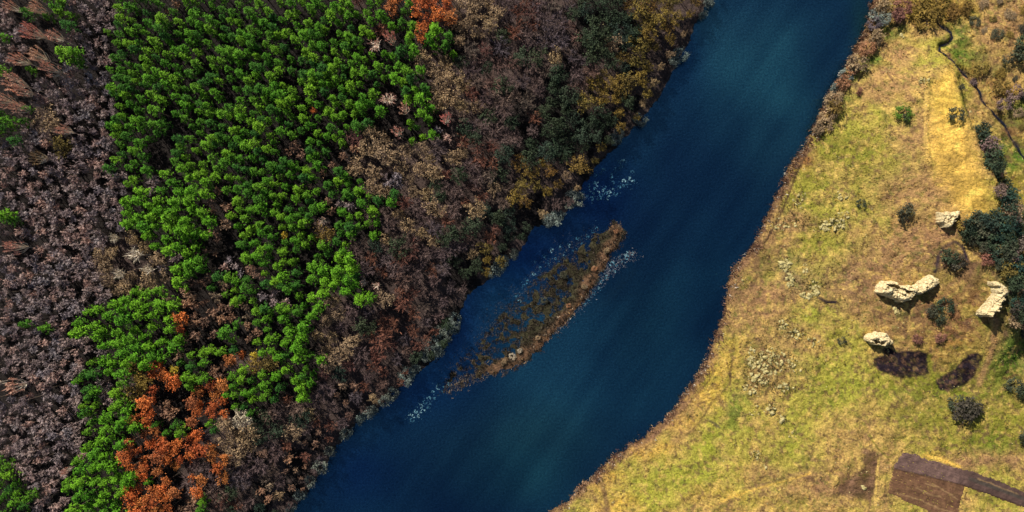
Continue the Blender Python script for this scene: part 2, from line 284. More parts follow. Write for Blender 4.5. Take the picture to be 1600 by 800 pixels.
def col_mat(name, nscale, lo, hi, bs=.6, bd=.3, bscale=1.2):
    m, t, b = new_mat(name, .95, .05)
    a = N(t, 'ShaderNodeAttribute', attribute_name='col')
    n = noise(t, nscale, 8, .78); r = ramp(t, n.outputs[0], [(.3, (lo,) * 3), (.7, (hi, hi * .99, hi * .95))])
    t.links.new(mul(t, a.outputs[0], r.outputs[0]), b.inputs['Base Color'])
    if bs: bump(t, b, noise(t, bscale, 6, .75).outputs[0], bs, bd)
    return m
M_GROUND = col_mat('ground_grass_soil', 1.3, .38, 1.6, 1, 1.1, 1.0)
M_TUFT = col_mat('grass_blades', 2.5, .7, 1.3, 0)
M_FIELD = col_mat('field_soil', .5, .6, 1.35, .8, .4, 2)

def tree_mat(name, cols, vary=.45):
    """cols: stops chosen by each tree's own random number; the 'tint' attribute varies leaf by leaf"""
    m, t, b = new_mat(name, .8, .12)
    oi = N(t, 'ShaderNodeObjectInfo'); a = N(t, 'ShaderNodeAttribute', attribute_name='treernd')
    ad = N(t, 'ShaderNodeMath', operation='ADD'); t.links.new(oi.outputs['Random'], ad.inputs[0]); t.links.new(a.outputs['Fac'], ad.inputs[1])
    fr = N(t, 'ShaderNodeMath', operation='FRACT'); t.links.new(ad.outputs[0], fr.inputs[0])
    r = ramp(t, fr.outputs[0], [((k + .0) / max(1, len(cols) - 1), c) for k, c in enumerate(cols)])
    ti = N(t, 'ShaderNodeAttribute', attribute_name='tint')
    r2 = ramp(t, ti.outputs['Fac'], [(0, (1 - vary,) * 3), (1, (1 + vary, 1 + vary, 1 + vary * .6))])
    t.links.new(mul(t, r.outputs[0], r2.outputs[0]), b.inputs['Base Color'])
    return m
PAL = {
 'pine': tree_mat('pine_needles', [(.040,.13,.008), (.065,.18,.010), (.11,.23,.012), (.045,.13,.010), (.022,.08,.014)], .65),
 'pinelight': tree_mat('bright_pine_needles', [(.065,.19,.009), (.11,.25,.012), (.05,.16,.010)], .6),
 'larch': tree_mat('orange_larch_needles', [(.48,.11,.032), (.56,.16,.045), (.34,.075,.03), (.50,.18,.05), (.28,.09,.04)], .5),
 'yellow': tree_mat('yellow_foliage', [(.42,.28,.03), (.5,.36,.04)], .4),
 'birch': tree_mat('grey_purple_twigs', [(.275,.205,.225), (.36,.265,.26), (.245,.205,.24), (.43,.27,.24), (.29,.25,.28)], .5),
 'pale': tree_mat('pale_pink_twigs', [(.62,.32,.27), (.66,.42,.33), (.62,.23,.21)], .4),
 'clearing': tree_mat('rosy_brown_twigs', [(.30,.17,.12), (.22,.13,.10), (.36,.19,.12), (.26,.19,.14)], .5),
 'brown': tree_mat('brown_twigs', [(.125,.085,.090), (.165,.108,.098), (.105,.082,.098), (.185,.105,.088), (.135,.108,.088)], .32),
 'russet': tree_mat('russet_twigs', [(.18,.075,.06), (.22,.095,.065), (.14,.065,.062)], .5),
 'tanpale': tree_mat('pale_grey_tan_twigs', [(.40,.33,.25), (.42,.34,.26)], .45),
 'tan': tree_mat('tan_twigs', [(.25,.175,.095), (.30,.20,.12), (.22,.15,.10)], .45),
 'ochre': tree_mat('ochre_foliage', [(.17,.11,.028), (.21,.14,.032), (.13,.10,.03), (.19,.10,.03)], .5),
 'dark': tree_mat('dark_olive_foliage', [(.028,.045,.028), (.042,.055,.03), (.03,.048,.038)], .5),
 'darkteal': tree_mat('dark_teal_leaves', [(.018,.042,.036), (.025,.05,.038)], .5),
 'bluegrey': tree_mat('blue_grey_willow_twigs', [(.15,.175,.165), (.11,.14,.14), (.19,.195,.165)], .5),
 'shrub': tree_mat('dark_scrub_twigs', [(.045,.055,.035), (.06,.06,.04), (.05,.04,.035)], .5),
 'rust': tree_mat('rusty_bush_twigs', [(.28,.135,.075), (.24,.115,.065)], .5),
 'rose': tree_mat('rosy_tan_bush_twigs', [(.25,.175,.105), (.20,.135,.085)], .5),
 'green': tree_mat('green_shrub_leaves', [(.09,.17,.015), (.07,.14,.02)], .5),
}
M_BARK = tree_mat('grey_bark', [(.10,.075,.06), (.13,.10,.08)], .3)
M_BARKP = tree_mat('pale_bark', [(.62,.52,.43), (.68,.60,.50)], .2)
m, t, b = new_mat('limestone', .9, .2)
n = noise(t, .9, 6, .7); r = ramp(t, n.outputs[0], [(.3, (.12,.10,.04)), (.46, (.38,.31,.12)), (.7, (.58,.50,.25))])
t.links.new(r.outputs[0], b.inputs['Base Color']); bump(t, b, noise(t, 2.2, 6, .75).outputs[0], .9, .5); M_ROCK = m
m, t, b = new_mat('ruin_masonry', .9, .2)
n = noise(t, .9, 6, .8); r = ramp(t, n.outputs[0], [(.33, (.14,.09,.04)), (.40, (.62,.48,.27)), (.52, (.82,.67,.38)), (.7, (.88,.79,.52))])
vo = N(t, 'ShaderNodeTexVoronoi', feature='DISTANCE_TO_EDGE'); vo.inputs['Scale'].default_value = .9
gp = N(t, 'ShaderNodeNewGeometry'); nd = noise(t, 1.5, 3); va = N(t, 'ShaderNodeVectorMath', operation='ADD'); vs = N(t, 'ShaderNodeVectorMath', operation='SCALE'); vs.inputs['Scale'].default_value = 1.1
t.links.new(nd.outputs['Color'], vs.inputs[0]); t.links.new(gp.outputs['Position'], va.inputs[0]); t.links.new(vs.outputs[0], va.inputs[1]); t.links.new(va.outputs[0], vo.inputs['Vector'])
rv = ramp(t, vo.outputs[0], [(0, (.30, .24, .16)), (.03, (.85, .8, .7)), (.07, (1, 1, 1))])
t.links.new(mul(t, r.outputs[0], rv.outputs[0]), b.inputs['Base Color']); bump(t, b, noise(t, 1.4, 6, .75).outputs[0], 1, 1.0); M_RUIN = m

# river water: mostly its own deep blue, part of the light goes through to weed and bars below
m, t, b = new_mat('river_water', .22, .5)
n1 = noise(t, .011, 3, .5); n2 = noise(t, 1.3, 3, .6)
r1 = ramp(t, n1.outputs[0], [(.30, (.0018,.012,.046)), (.5, (.003,.022,.062)), (.68, (.006,.045,.10))])
mp = N(t, 'ShaderNodeMapping'); mp.vector_type = 'TEXTURE'; mp.inputs['Rotation'].default_value = (0, 0, math.radians(54)); mp.inputs['Scale'].default_value = (60, 7, 1)
gp = N(t, 'ShaderNodeNewGeometry'); t.links.new(gp.outputs['Position'], mp.inputs['Vector']); n3 = N(t, 'ShaderNodeTexNoise'); n3.inputs['Scale'].default_value = 1; n3.inputs['Detail'].default_value = 5; t.links.new(mp.outputs[0], n3.inputs['Vector'])
r3 = ramp(t, n3.outputs[0], [(.35, (.84,.86,.9)), (.65, (1.18,1.15,1.1))])
r2a = ramp(t, n2.outputs[0], [(.3, (.58,.66,.74)), (.7, (1.42,1.34,1.26))])
class _O: pass
r2 = _O(); r2.outputs = [mul(t, r2a.outputs[0], r3.outputs[0])]
at = N(t, 'ShaderNodeAttribute', attribute_name='col')
ad = mul(t, mul(t, r1.outputs[0], r2.outputs[0]), at.outputs[0])
t.links.new(ad, b.inputs['Base Color'])
bump(t, b, noise(t, 1.1, 5, .7).outputs[0], .5, .35)
gl = N(t, 'ShaderNodeBsdfGlossy'); gl.inputs['Roughness'].default_value = .16
gs = N(t, 'ShaderNodeMix', data_type='RGBA', blend_type='MULTIPLY'); gs.inputs[0].default_value = 1; gs.inputs[7].default_value = (26, 11.5, 5.8, 1)
t.links.new(ad, gs.inputs[6]); t.links.new(gs.outputs[2], gl.inputs['Color']); t.links.new(b.inputs['Normal'].links[0].from_socket, gl.inputs['Normal'])
m0 = N(t, 'ShaderNodeMixShader'); m0.inputs[0].default_value = .72; t.links.new(b.outputs[0], m0.inputs[1]); t.links.new(gl.outputs[0], m0.inputs[2])
tr = N(t, 'ShaderNodeBsdfTransparent'); tr.inputs[0].default_value = (.20, .42, .62, 1)
mx = N(t, 'ShaderNodeMixShader'); mx.inputs[0].default_value = .66
t.links.new(tr.outputs[0], mx.inputs[1]); t.links.new(m0.outputs[0], mx.inputs[2])
t.links.new(mx.outputs[0], t.nodes['Material Output'].inputs[0]); M_WATER = m
m, t, b = new_mat('stream_water', .3, .5); b.inputs['Base Color'].default_value = (.008, .010, .018, 1); M_STREAM = m
m, t, b = new_mat('blue_water_weed', .8, .1)
oi = N(t, 'ShaderNodeObjectInfo'); r = ramp(t, oi.outputs['Random'], [(0, (.03,.10,.16)), (.6, (.06,.18,.25)), (1, (.2,.34,.38))])
t.links.new(r.outputs[0], b.inputs['Base Color']); M_WEED = m

# ------------------------------------------------------------------ mesh helpers
def mesh_np(name, V, F, mat, attrs=None, cols=None, smooth=False):
    """V (n,3); F (m,k) all of the same side count"""
    V = np.asarray(V, np.float32); F = np.asarray(F, np.int32); me = bpy.data.meshes.new(name)
    me.vertices.add(len(V)); me.vertices.foreach_set('co', V.ravel())
    k = F.shape[1]; me.loops.add(F.size); me.loops.foreach_set('vertex_index', F.ravel())
    me.polygons.add(len(F)); me.polygons.foreach_set('loop_start', np.arange(0, F.size, k, dtype=np.int32))
    me.polygons.foreach_set('use_smooth', np.full(len(F), smooth))
    me.update(calc_edges=True)
    for nme, val in (attrs or {}).items():
        me.attributes.new(nme, 'FLOAT', 'POINT').data.foreach_set('value', np.asarray(val, np.float32))
    if cols is not None:
        a = me.attributes.new('col', 'FLOAT_COLOR', 'POINT'); c = np.ones((len(V), 4), np.float32); c[:, :3] = cols
        a.data.foreach_set('color', c.ravel())
    me.materials.append(mat); return me
def obj(name, me, parent=None, **props):
    o = bpy.data.objects.new(name, me); COL.objects.link(o)
    if parent: o.parent = parent
    for k, v in props.items(): o[k] = v
    return o
class Geo:
    """collects triangles with a tint per vertex"""
    def __init__(s): s.V = []; s.F = []; s.T = []
    def tri(s, a, b, c, tint=.5):
        n = len(s.V); s.V += [a, b, c]; s.F.append((n, n + 1, n + 2)); s.T += [tint] * 3
    def limb(s, a, b, r0, r1, tint=.5):
        a = Vector(a); b = Vector(b); d = (b - a)
        if d.length < 1e-4: return
        d.normalize(); u = d.orthogonal().normalized(); v = d.cross(u); n = len(s.V)
        for k in range(3):
            q = u * math.cos(k * 2.094) + v * math.sin(k * 2.094)
            s.V += [tuple(a + q * r0), tuple(b + q * r1)]; s.T += [tint] * 2
        for k in range(3):
            i, j = n + 2 * k, n + 2 * ((k + 1) % 3); s.F += [(i, j, j + 1), (i, j + 1, i + 1)]
    def leaf(s, p, size, R, tint, up=.4, asp=.8, out=None):
        d = Vector((R.gauss(0, 1), R.gauss(0, 1), R.gauss(0, .5))).normalized()
        nrm = Vector((R.gauss(0, 1), R.gauss(0, 1), R.gauss(0, 1) + up * 2)).normalized()
        if out is not None: nrm = (out.normalized() * 1.25 + nrm * .6).normalized()
        q = d.cross(nrm)
        if q.length < 1e-3: return
        q.normalize(); p = Vector(p)
        s.tri(tuple(p - q * size * asp / 2), tuple(p + q * size * asp / 2), tuple(p + d * size), tint)
    def mesh(s, name, mat): return mesh_np(name, s.V, s.F, mat, {'tint': s.T})
    def arr(s): return np.array(s.V, np.float32), np.array(s.F, np.int32), np.array(s.T, np.float32)
def cyl(geo, pts, radii, tint=.5):
    for k in range(len(pts) - 1): geo.limb(pts[k], pts[k + 1], radii[k], radii[k + 1], tint)

# tree shapes; every shape is (trunk Geo, crown Geo), built at real size, base at the origin
def pine_shape(seed, ht=15, cr=2.1):
    R = random.Random(seed); tr = Geo(); c = Geo()
    cyl(tr, [(0, 0, -.6), (.05, .03, ht * .5), (0, 0, ht * .96)], [.2, .15, .04])
    nb = 15; z0 = ht * .52
    for k in range(nb):
        f = (k + .5) / nb; az = k * 2.4 + R.uniform(-.3, .3); L = cr * (1.08 - .82 * f ** 1.4) * R.uniform(.72, 1.2); z = z0 + (ht - z0) * f * .93
        tip = Vector((math.cos(az) * L, math.sin(az) * L, z + L * R.uniform(.1, .45)))
        if k % 3 == 0: tr.limb((0, 0, z), tuple(tip * .9), .06, .02)
        side = Vector((-math.sin(az), math.cos(az), 0))
        for g in (.38, .62, .84, 1.0):
            cc = Vector((0, 0, z)).lerp(tip, g) + side * R.gauss(0, .16) * L
            tt = R.uniform(.15, .85)
            for _ in range(6 if g < .9 else 8):
                p = cc + Vector((R.gauss(0, .26), R.gauss(0, .26), R.gauss(0, .2)))
                c.leaf(p, R.uniform(.45, .78), R, min(1, max(0, tt + R.gauss(0, .18) + (.12 if g > .8 else -.1))), .5, out=(p - Vector((0, 0, z0 + 1.0))) * .6 + (p - cc) * 2.2 + Vector((0, 0, .4)), asp=.5)
    for _ in range(16): c.leaf((R.gauss(0, .22), R.gauss(0, .22), ht * .97 + R.gauss(0, .3)), .5, R, R.uniform(.5, 1), .3)
    return tr, c
def bare_shape(seed, ht=12, cr=1.9, ntw=260, wid=.055, limbs=7, tw_len=.9, z0f=.55, pale=False, leafy=0, lf=.3):
    R = random.Random(seed); tr = Geo(); c = Geo()
    cyl(tr, [(0, 0, -.6), (R.gauss(0, .1), R.gauss(0, .1), ht * .45), (R.gauss(0, .15), R.gauss(0, .15), ht * .8)], [.2, .14, .05])
    z0 = ht * z0f * .8; ends = []
    wl = .17 if pale else .045; lm = tr if pale else c
    for k in range(limbs):
        az = k * 6.283 / limbs + R.uniform(-.4, .4); L = cr * R.uniform(.55, 1.0)
        a = Vector((0, 0, z0 + (ht - z0) * R.uniform(0, .45))); e = Vector((math.cos(az) * L, math.sin(az) * L, ht * R.uniform(.82, .98) - L * .35))
        mid = a.lerp(e, .5) + Vector((math.cos(az), math.sin(az), 0)) * L * .12
        lm.limb(a, mid, wl * 1.4, wl, .75); lm.limb(mid, e, wl, wl * .4, .75); ends += [(mid, e, a)]
        for q in range(3):
            s0 = a.lerp(e, R.uniform(.35, .8)); e2 = s0 + Vector((R.gauss(0, .35) * cr, R.gauss(0, .35) * cr, R.uniform(.1, .3) * cr + .3))
            lm.limb(s0, e2, wl * .6, wl * .3, .7); ends.append((s0, e2, a))
    clump = {}
    for k in range(ntw):
        i = R.randrange(len(ends)); a, e, _ = ends[i]; tt = clump.setdefault(i, R.uniform(.15, .85))
        s0 = Vector(a).lerp(e, R.uniform(.3, 1.05))
        d = Vector((R.gauss(0, 1), R.gauss(0, 1), R.gauss(.6, .6))) + Vector((s0.x, s0.y, 0)) * .5
        d.normalize(); L = tw_len * R.uniform(.5, 1.3); w_ = Vector((R.gauss(0, 1), R.gauss(0, 1), R.gauss(0, .4))) * .5 + (Vector((s0.x, s0.y, (s0.z - ht * .72))) * (1.6 / cr))
        w_ = w_.cross(d)
        if w_.length < 1e-3: continue
        w_ = w_.normalized() * wid * R.uniform(.7, 1.4); e2 = s0 + d * L
        c.tri(tuple(s0 - w_), tuple(s0 + w_), tuple(e2), min(1, max(0, tt + R.gauss(0, .2))))
        if leafy and k % 2 == 0:
            for _ in range(leafy): c.leaf(e2 + Vector((R.gauss(0, .25), R.gauss(0, .25), R.gauss(0, .25))), lf * R.uniform(.6, 1.4), R, min(1, max(0, tt + R.gauss(0, .2))), .4, out=e2 - Vector((0, 0, ht * .72)))
    return tr, c
def fan_shape(seed, ht=18, cr=3.2):
    R = random.Random(seed); tr = Geo(); c = Geo(); cyl(tr, [(0, 0, -.6), (.1, 0, ht * .3), (0, 0, ht * .42)], [.24, .19, .15])
    for k in range(15):
        az = k * 2.4 + R.uniform(-.3, .3); L = cr * math.sqrt((k + .7) / 15) * R.uniform(.8, 1.1); a = Vector((0, 0, ht * R.uniform(.36, .5)))
        e = Vector((math.cos(az) * L, math.sin(az) * L, ht * (1 - .14 * (L / cr) ** 2) * R.uniform(.9, 1.02))); b_ = a.lerp(e, .45) + Vector((math.cos(az), math.sin(az), 0)) * .25 * L
        tr.limb(a, b_, .14, .11); tr.limb(b_, e, .11, .04); tt = R.uniform(.2, .8)
        for q in range(26):
            g = R.uniform(.25, 1); s0 = b_.lerp(e, g) + Vector((R.gauss(0, .12), R.gauss(0, .12), 0)); d = ((e - b_).normalized() + Vector((R.gauss(0, .38), R.gauss(0, .38), R.gauss(0, .2)))).normalized()
            w_ = Vector((R.gauss(0, 1), R.gauss(0, 1), R.gauss(0, 1))).cross(d)
            if w_.length < 1e-3: continue
            w_ = w_.normalized() * .1; e2 = s0 + d * R.uniform(.6, 1.5); c.tri(tuple(s0 - w_), tuple(s0 + w_), tuple(e2), min(1, max(0, tt + R.gauss(0, .2))))
    return tr, c
def shrub_shape(seed, ht=2.4, cr=2.2, n=560, lf=.34):
    R = random.Random(seed); st = Geo(); c = Geo(); lobes = []
    for k in range(7):
        az = k * .9 + R.uniform(-.3, .3); L = cr * R.uniform(.25, .75); p = Vector((math.cos(az) * L, math.sin(az) * L, ht * R.uniform(.45, .8)))
        st.limb((0, 0, -.2), tuple(p), .06, .02); lobes.append((p, R.uniform(.2, .8), R.uniform(.28, .45) * cr))
    top = Vector((0, 0, ht * .2))
    for k in range(n):
        p, tt, rr = lobes[k % 7]; d = Vector((R.gauss(0, 1), R.gauss(0, 1), R.gauss(0, .8))); d = d.normalized() * rr * R.uniform(.4, 1.1)
        if R.random() < .55: c.leaf(p + d, lf * R.uniform(.6, 1.4), R, min(1, max(0, tt + R.gauss(0, .2))), .4, out=d * 1.5 + (p + d - top) * .6)
        else:
            e = p + d * 1.25; w_ = d.orthogonal().normalized() * .045; c.tri(tuple(p + d * .2 - w_), tuple(p + d * .2 + w_), tuple(e), min(1, max(0, tt + .15)))
    return st, c

SHAPES = {}
def shapes(kind, fn, n, **kw): SHAPES[kind] = [fn(hash_seed * 13 + 5 + len(SHAPES) * 101, **kw) for hash_seed in range(n)]
shapes('pine', pine_shape, 7)
shapes('young', bare_shape, 6, ht=11, cr=1.75, ntw=400, wid=.095, limbs=7, tw_len=.7)
shapes('fan', fan_shape, 5)
shapes('spread', bare_shape, 6, ht=12, cr=3.3, ntw=620, wid=.075, limbs=10, tw_len=1.1, z0f=.5)
shapes('leafy', bare_shape, 6, ht=11, cr=2.9, ntw=420, wid=.06, limbs=9, tw_len=.9, z0f=.5, leafy=2, lf=.42)
shapes('larch', bare_shape, 5, ht=14, cr=2.3, ntw=300, wid=.06, limbs=8, tw_len=.8, z0f=.6, leafy=2, lf=.42)
shapes('dead', bare_shape, 3, ht=16, cr=2.6, ntw=200, wid=.05, limbs=11, tw_len=1.3, z0f=.5, pale=True)
shapes('shrub', shrub_shape, 6)

_mc = {}
def tree_meshes(shape, var, pal, bark):
    k = (shape, var, pal, bark)
    if k not in _mc:
        tr, c = SHAPES[shape][var]
        _mc[k] = (tr.mesh('trunk', PAL.get(bark) or (M_BARKP if bark == 'palebark' else M_BARK)), c.mesh('crown', PAL[pal]))
    return _mc[k]
# kind of tree -> name, category, shape, crown colour, bark, height share at which the crown shows, poisson radius (px), scale range
KIND = {
 'g': ('pine_tree', 'pine tree', 'pine', 'pine', 'bark', .8 * 15, 11.8, (.60, 1.06)),
 'G': ('pine_tree', 'pine tree', 'pine', 'pinelight', 'bark', .8 * 15, 14.2, (.85, 1.3)),
 'a': ('young_tree', 'bare tree', 'young', 'birch', 'bark', .85 * 11, 11.4, (.76, 1.1)),
 'p': ('fan_tree', 'bare tree', 'fan', 'pale', 'palebark', .75 * 19, 25, (.7, 1.0)),
 'o': ('larch_tree', 'larch tree', 'larch', 'larch', 'bark', .85 * 14, 13, (.66, 1.12)),
 'y': ('riverside_tree', 'riverside tree', 'leafy', 'ochre', 'bark', .85 * 11, 18, (.8, 1.25)),
 't': ('riverside_tree', 'riverside tree', 'leafy', 'tan', 'bark', .85 * 11, 18, (.7, 1.15)),
 'd': ('riverside_tree', 'riverside tree', 'leafy', 'dark', 'bark', .85 * 11, 17, (.8, 1.3)),
 'b': ('broadleaf_tree', 'bare tree', 'spread', 'brown', 'bark', .85 * 12, 17, (.75, 1.15)),
 'r': ('broadleaf_tree', 'bare tree', 'spread', 'russet', 'bark', .85 * 12, 16, (.65, 1.05)),
 'q': ('broadleaf_tree', 'bare tree', 'young', 'clearing', 'bark', .85 * 11, 13.5, (.75, 1.25)),
 'k': None, 'w': None}

# single trees that stand out, at the pixel where their crown shows: x, y, shape, palette, bark, scale, name, category, label
SPECIAL = [
 (178,372,'dead','tanpale','palebark',.7,'broadleaf_tree','bare tree','uppermost tree of the pale branchy thicket left of the plantation'),
 (208,398,'dead','tanpale','palebark',.9,'broadleaf_tree','bare tree','largest tree of the pale branchy thicket left of the plantation'),
 (186,428,'dead','tanpale','palebark',.8,'broadleaf_tree','bare tree','lower left tree of the pale branchy thicket left of the plantation'),
 (234,420,'dead','tanpale','palebark',.75,'broadleaf_tree','bare tree','right hand tree of the pale branchy thicket touching the plantation'),
 (588,72,'dead','pale','palebark',.85,'dead_tree','dead tree','white leafless dead tree standing in the upper right of the green plantation'),
 (606,155,'dead','pale','palebark',1.0,'dead_tree','dead tree','pinkish white dead tree in the dark gap at the plantation\'s right side'),
 (578,206,'leafy','tan','bark',.85,'broadleaf_tree','bare tree','round rosy tan tree alone in shadow above the group of tan round trees'),
 (605,243,'leafy','tan','bark',1.35,'broadleaf_tree','bare tree','largest round tan tree at the plantation\'s right edge'),
 (556,262,'leafy','tan','bark',1.05,'broadleaf_tree','bare tree','round tan tree at the left end of the tan group on the plantation edge'),
 (584,270,'leafy','tan','bark',1.05,'broadleaf_tree','bare tree','round ochre tan tree lowest in the tan group on the plantation edge'),
 (636,238,'leafy','tan','bark',1.0,'broadleaf_tree','bare tree','tan tree at the right end of the group on the plantation edge'),
 (868,90,'leafy','tan','bark',1.1,'broadleaf_tree','bare tree','lone pale tan tree shining out of the dark brown upper wood'),
 (905,260,'leafy','ochre','bark',1.35,'riverside_tree','riverside tree','large golden ochre tree on the bank beside the blue water weed'),
 (375,655,'leafy','tanpale','palebark',1.25,'broadleaf_tree','bare tree','big pale grey branching tree at the lower right edge of the plantation'),
 (365,682,'spread','tan','bark',.9,'broadleaf_tree','bare tree','pale spreading tree just below the big pale grey tree'),
 (68,186,'leafy','tan','palebark',1.5,'broadleaf_tree','bare tree','big rounded tan and pink tree near the photo\'s left edge'),
 (55,52,'fan','pale','palebark',1.0,'fan_tree','bare tree','large pink fan shaped tree with white limbs in the upper left corner'),
 (86,56,'fan','pale','palebark',.75,'fan_tree','bare tree','smaller pink fan tree right of the large one in the upper left corner'),
 (80,108,'fan','pale','palebark',.9,'fan_tree','bare tree','brightest white limbed fan tree between two green pines on the left'),
 (60,88,'fan','pale','palebark',.85,'fan_tree','bare tree','rosy fan tree up left of the brightest white limbed one'),
 (32,94,'fan','pale','palebark',.8,'fan_tree','bare tree','dim rosy fan tree above the long limbed one at upper left'),
 (22,128,'fan','pale','palebark',1.05,'fan_tree','bare tree','long limbed fan tree with bare white forks near the left edge'),
 (38,142,'fan','pale','palebark',.8,'fan_tree','bare tree','red tinged fan tree touching the long limbed one'),
 (6,156,'fan','pale','palebark',.9,'fan_tree','bare tree','pale fan tree cut by the left edge above the left green pines'),
 (62,16,'fan','pale','palebark',.8,'fan_tree','bare tree','tan fan tree between green pines at the very top left'),
 (22,12,'fan','pale','palebark',.6,'fan_tree','bare tree','small pink fan tree at the extreme top left'),
 (60,246,'fan','tan','palebark',.8,'fan_tree','bare tree','white forked tree alone in the dark upper part of the bare wood'),
 (104,204,'fan','pale','palebark',.65,'fan_tree','bare tree','small pink fan tree right of the big rounded tan tree'),
 (24,386,'fan','pale','palebark',.95,'fan_tree','bare tree','reddish fan tree alone at the middle of the left edge'),
 (22,605,'fan','pale','palebark',.95,'fan_tree','bare tree','lone crimson fan tree in the lower left bare wood'),
 (104,735,'fan','pale','palebark',.4,'fan_tree','bare tree','small rosy tree touching the lower left edge of the pines'),
 (568,442,'dead','pale','palebark',.55,'dead_tree','dead tree','left one of two small white dead trees below the plantation tip'),
 (588,446,'dead','pale','palebark',.6,'dead_tree','dead tree','right one of two small white dead trees below the plantation tip'),
 (505,345,'dead','pale','palebark',.7,'dead_tree','dead tree','grey dead tree among pines in the lower plantation'),
 (394,557,'larch','yellow','bark',.75,'larch_tree','larch tree','only bright yellow tree in the lower right of the plantation'),
 (270,580,'larch','yellow','bark',.75,'larch_tree','larch tree','yellow tree at the top of the orange larch patch'),
 (445,368,'larch','yellow','bark',.55,'larch_tree','larch tree','small yellow tree among the middle pines'),
 (490,172,'larch','larch','bark',.5,'larch_tree','larch tree','tiny orange tree alone deep in the green plantation'),
 (298,660,'larch','larch','bark',.95,'larch_tree','larch tree','brightest orange larch at the lower middle of its patch'),
 (330,712,'larch','larch','bark',.95,'larch_tree','larch tree','orange larch standing apart below the big pale tree'),
 (280,517,'larch','larch','bark',.8,'larch_tree','larch tree','red orange larch alone above the orange patch'),
 (670,28,'larch','larch','bark',.95,'larch_tree','larch tree','brightest orange larch by the pines at the top'),
 (680,48,'pine','pinelight','bark',1.35,'pine_tree','pine tree','rounded bright pine at the upper right end of the plantation'),
 (657,155,'pine','pinelight','bark',1.1,'pine_tree','pine tree','yellow green pine pair member at the right edge beside tan trees'),
 (617,122,'pine','pinelight','bark',1.15,'pine_tree','pine tree','bright pine directly above the pinkish white dead tree'),
 (350,520,'pine','pine','bark',1.3,'pine_tree','pine tree','dark round pine in the brown clearing of the lower plantation'),
 (540,455,'pine','pinelight','bark',1.2,'pine_tree','pine tree','lowest right bright pine at the plantation tip'),
 (441,433,'pine','pinelight','bark',1.1,'pine_tree','pine tree','bright single pine in the dark gap left of the plantation tip'),
 (100,84,'pine','pine','bark',1.5,'pine_tree','pine tree','green pine alone among the pink fan trees'),
 (103,38,'pine','pine','bark',1.2,'pine_tree','pine tree','dark pine above the lone one among fan trees'),
 (8,336,'pine','pinelight','bark',1.2,'pine_tree','pine tree','single pine at the left edge in the bare wood'),
 (38,506,'pine','pine','bark',.9,'pine_tree','pine tree','dim pine deep in the lower left bare wood'),
]
LANDMARKS = [((588,72),'the white dead tree'),((606,155),'the pinkish white dead tree'),((600,252),'the group of round tan trees'),((270,640),'the orange larch patch'),((375,660),'the big pale grey tree'),
 ((68,186),'the big rounded tan tree'),((205,410),'the pale branchy thicket'),((22,605),'the lone crimson fan tree'),((968,350),'the upper tip of the island'),((868,90),'the lone pale tan tree'),
 ((394,557),'the yellow larch'),((578,444),'the two small white dead trees'),((248,200),'the brown gap in the plantation'),((955,280),'the blue water weed'),((60,246),'the lone white forked tree'),((24,386),'the reddish fan tree'),
 ((300,480),'the brown clearing'),((445,368),'the small yellow tree'),((490,172),'the tiny orange tree'),((905,260),'the large golden bank tree'),((350,520),'the dark round pine'),((670,28),'the brightest top orange larch')]
KDESC = {'g': 'dark green pine', 'G': 'bright green pine', 'a': 'grey purple leafless tree', 'p': 'pale pink leafless tree', 'o': 'orange larch', 'y': 'golden ochre riverside tree',
 't': 'tan twiggy tree', 'd': 'dark olive tree', 'b': 'brown leafless tree', 'r': 'russet leafless tree', 'q': 'small rosy leafless tree'}
NUM = 'first,second,third,fourth,fifth,sixth,seventh,eighth,ninth,tenth,eleventh,twelfth,thirteenth,fourteenth,fifteenth,sixteenth,seventeenth,eighteenth,nineteenth,twentieth'.split(',')
ORD = ['nearest'] + [n_ + ' nearest' for n_ in NUM[1:]]
ZONE = {'g': 'pines of the green plantation', 'G': 'bright pines of the plantation', 'a': 'grey purple young trees of the left wood', 'p': 'pale fan trees at upper left', 'o': 'orange larches below the pines',
 'y': 'ochre trees near the river', 't': 'tan twiggy trees of the slope', 'd': 'dark olive trees near the river', 'b': 'brown leafless trees on the river slope', 'r': 'russet leafless trees on the slope', 'q': 'small rosy leafless trees among the pines'}

# ------------------------------------------------------------------ terrain sheet
def axis(lo, hi, fine, a, b):
    mid = np.arange(lo, hi + fine, fine)
    out = [mid[-1]]; st = fine
    while out[-1] < b: st *= 1.35; out.append(out[-1] + st)
    o2 = [mid[0]]; st = fine
    while o2[-1] > a: st *= 1.35; o2.append(o2[-1] - st)
    return np.concatenate([np.array(o2[:0:-1]), mid, np.array(out[1:])])
def sheet_faces(nx, ny):
    i, j = np.meshgrid(np.arange(nx - 1), np.arange(ny - 1)); a = (j * nx + i).ravel()
    return np.stack([a, a + nx, a + nx + 1, a + 1], 1)
xs = np.concatenate([axis(0, 840, 5, -9000, 0)[:-1] if False else np.array([]), []])
xl = axis(-60, 845, 5, -10000, 845); xl = xl[xl < 846]
xr = axis(848, 1640, 2.1, 848, 11000); xr = xr[xr > 846]
xs = np.concatenate([xl, xr]); ys = axis(-40, 840, 2.1, -10000, 11000)
GX, GY = np.meshgrid(xs, ys); gx, gy = GX.ravel(), GY.ravel()
cx_, cy_ = gx.clip(-300, 1900), gy.clip(-320, 1120)
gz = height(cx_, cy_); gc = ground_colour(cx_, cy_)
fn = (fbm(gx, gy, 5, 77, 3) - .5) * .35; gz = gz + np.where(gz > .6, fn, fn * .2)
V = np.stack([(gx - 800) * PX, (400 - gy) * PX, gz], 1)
ground = obj('ground', mesh_np('ground', V, sheet_faces(len(xs), len(ys)), M_GROUND, cols=gc, smooth=True), kind='structure')

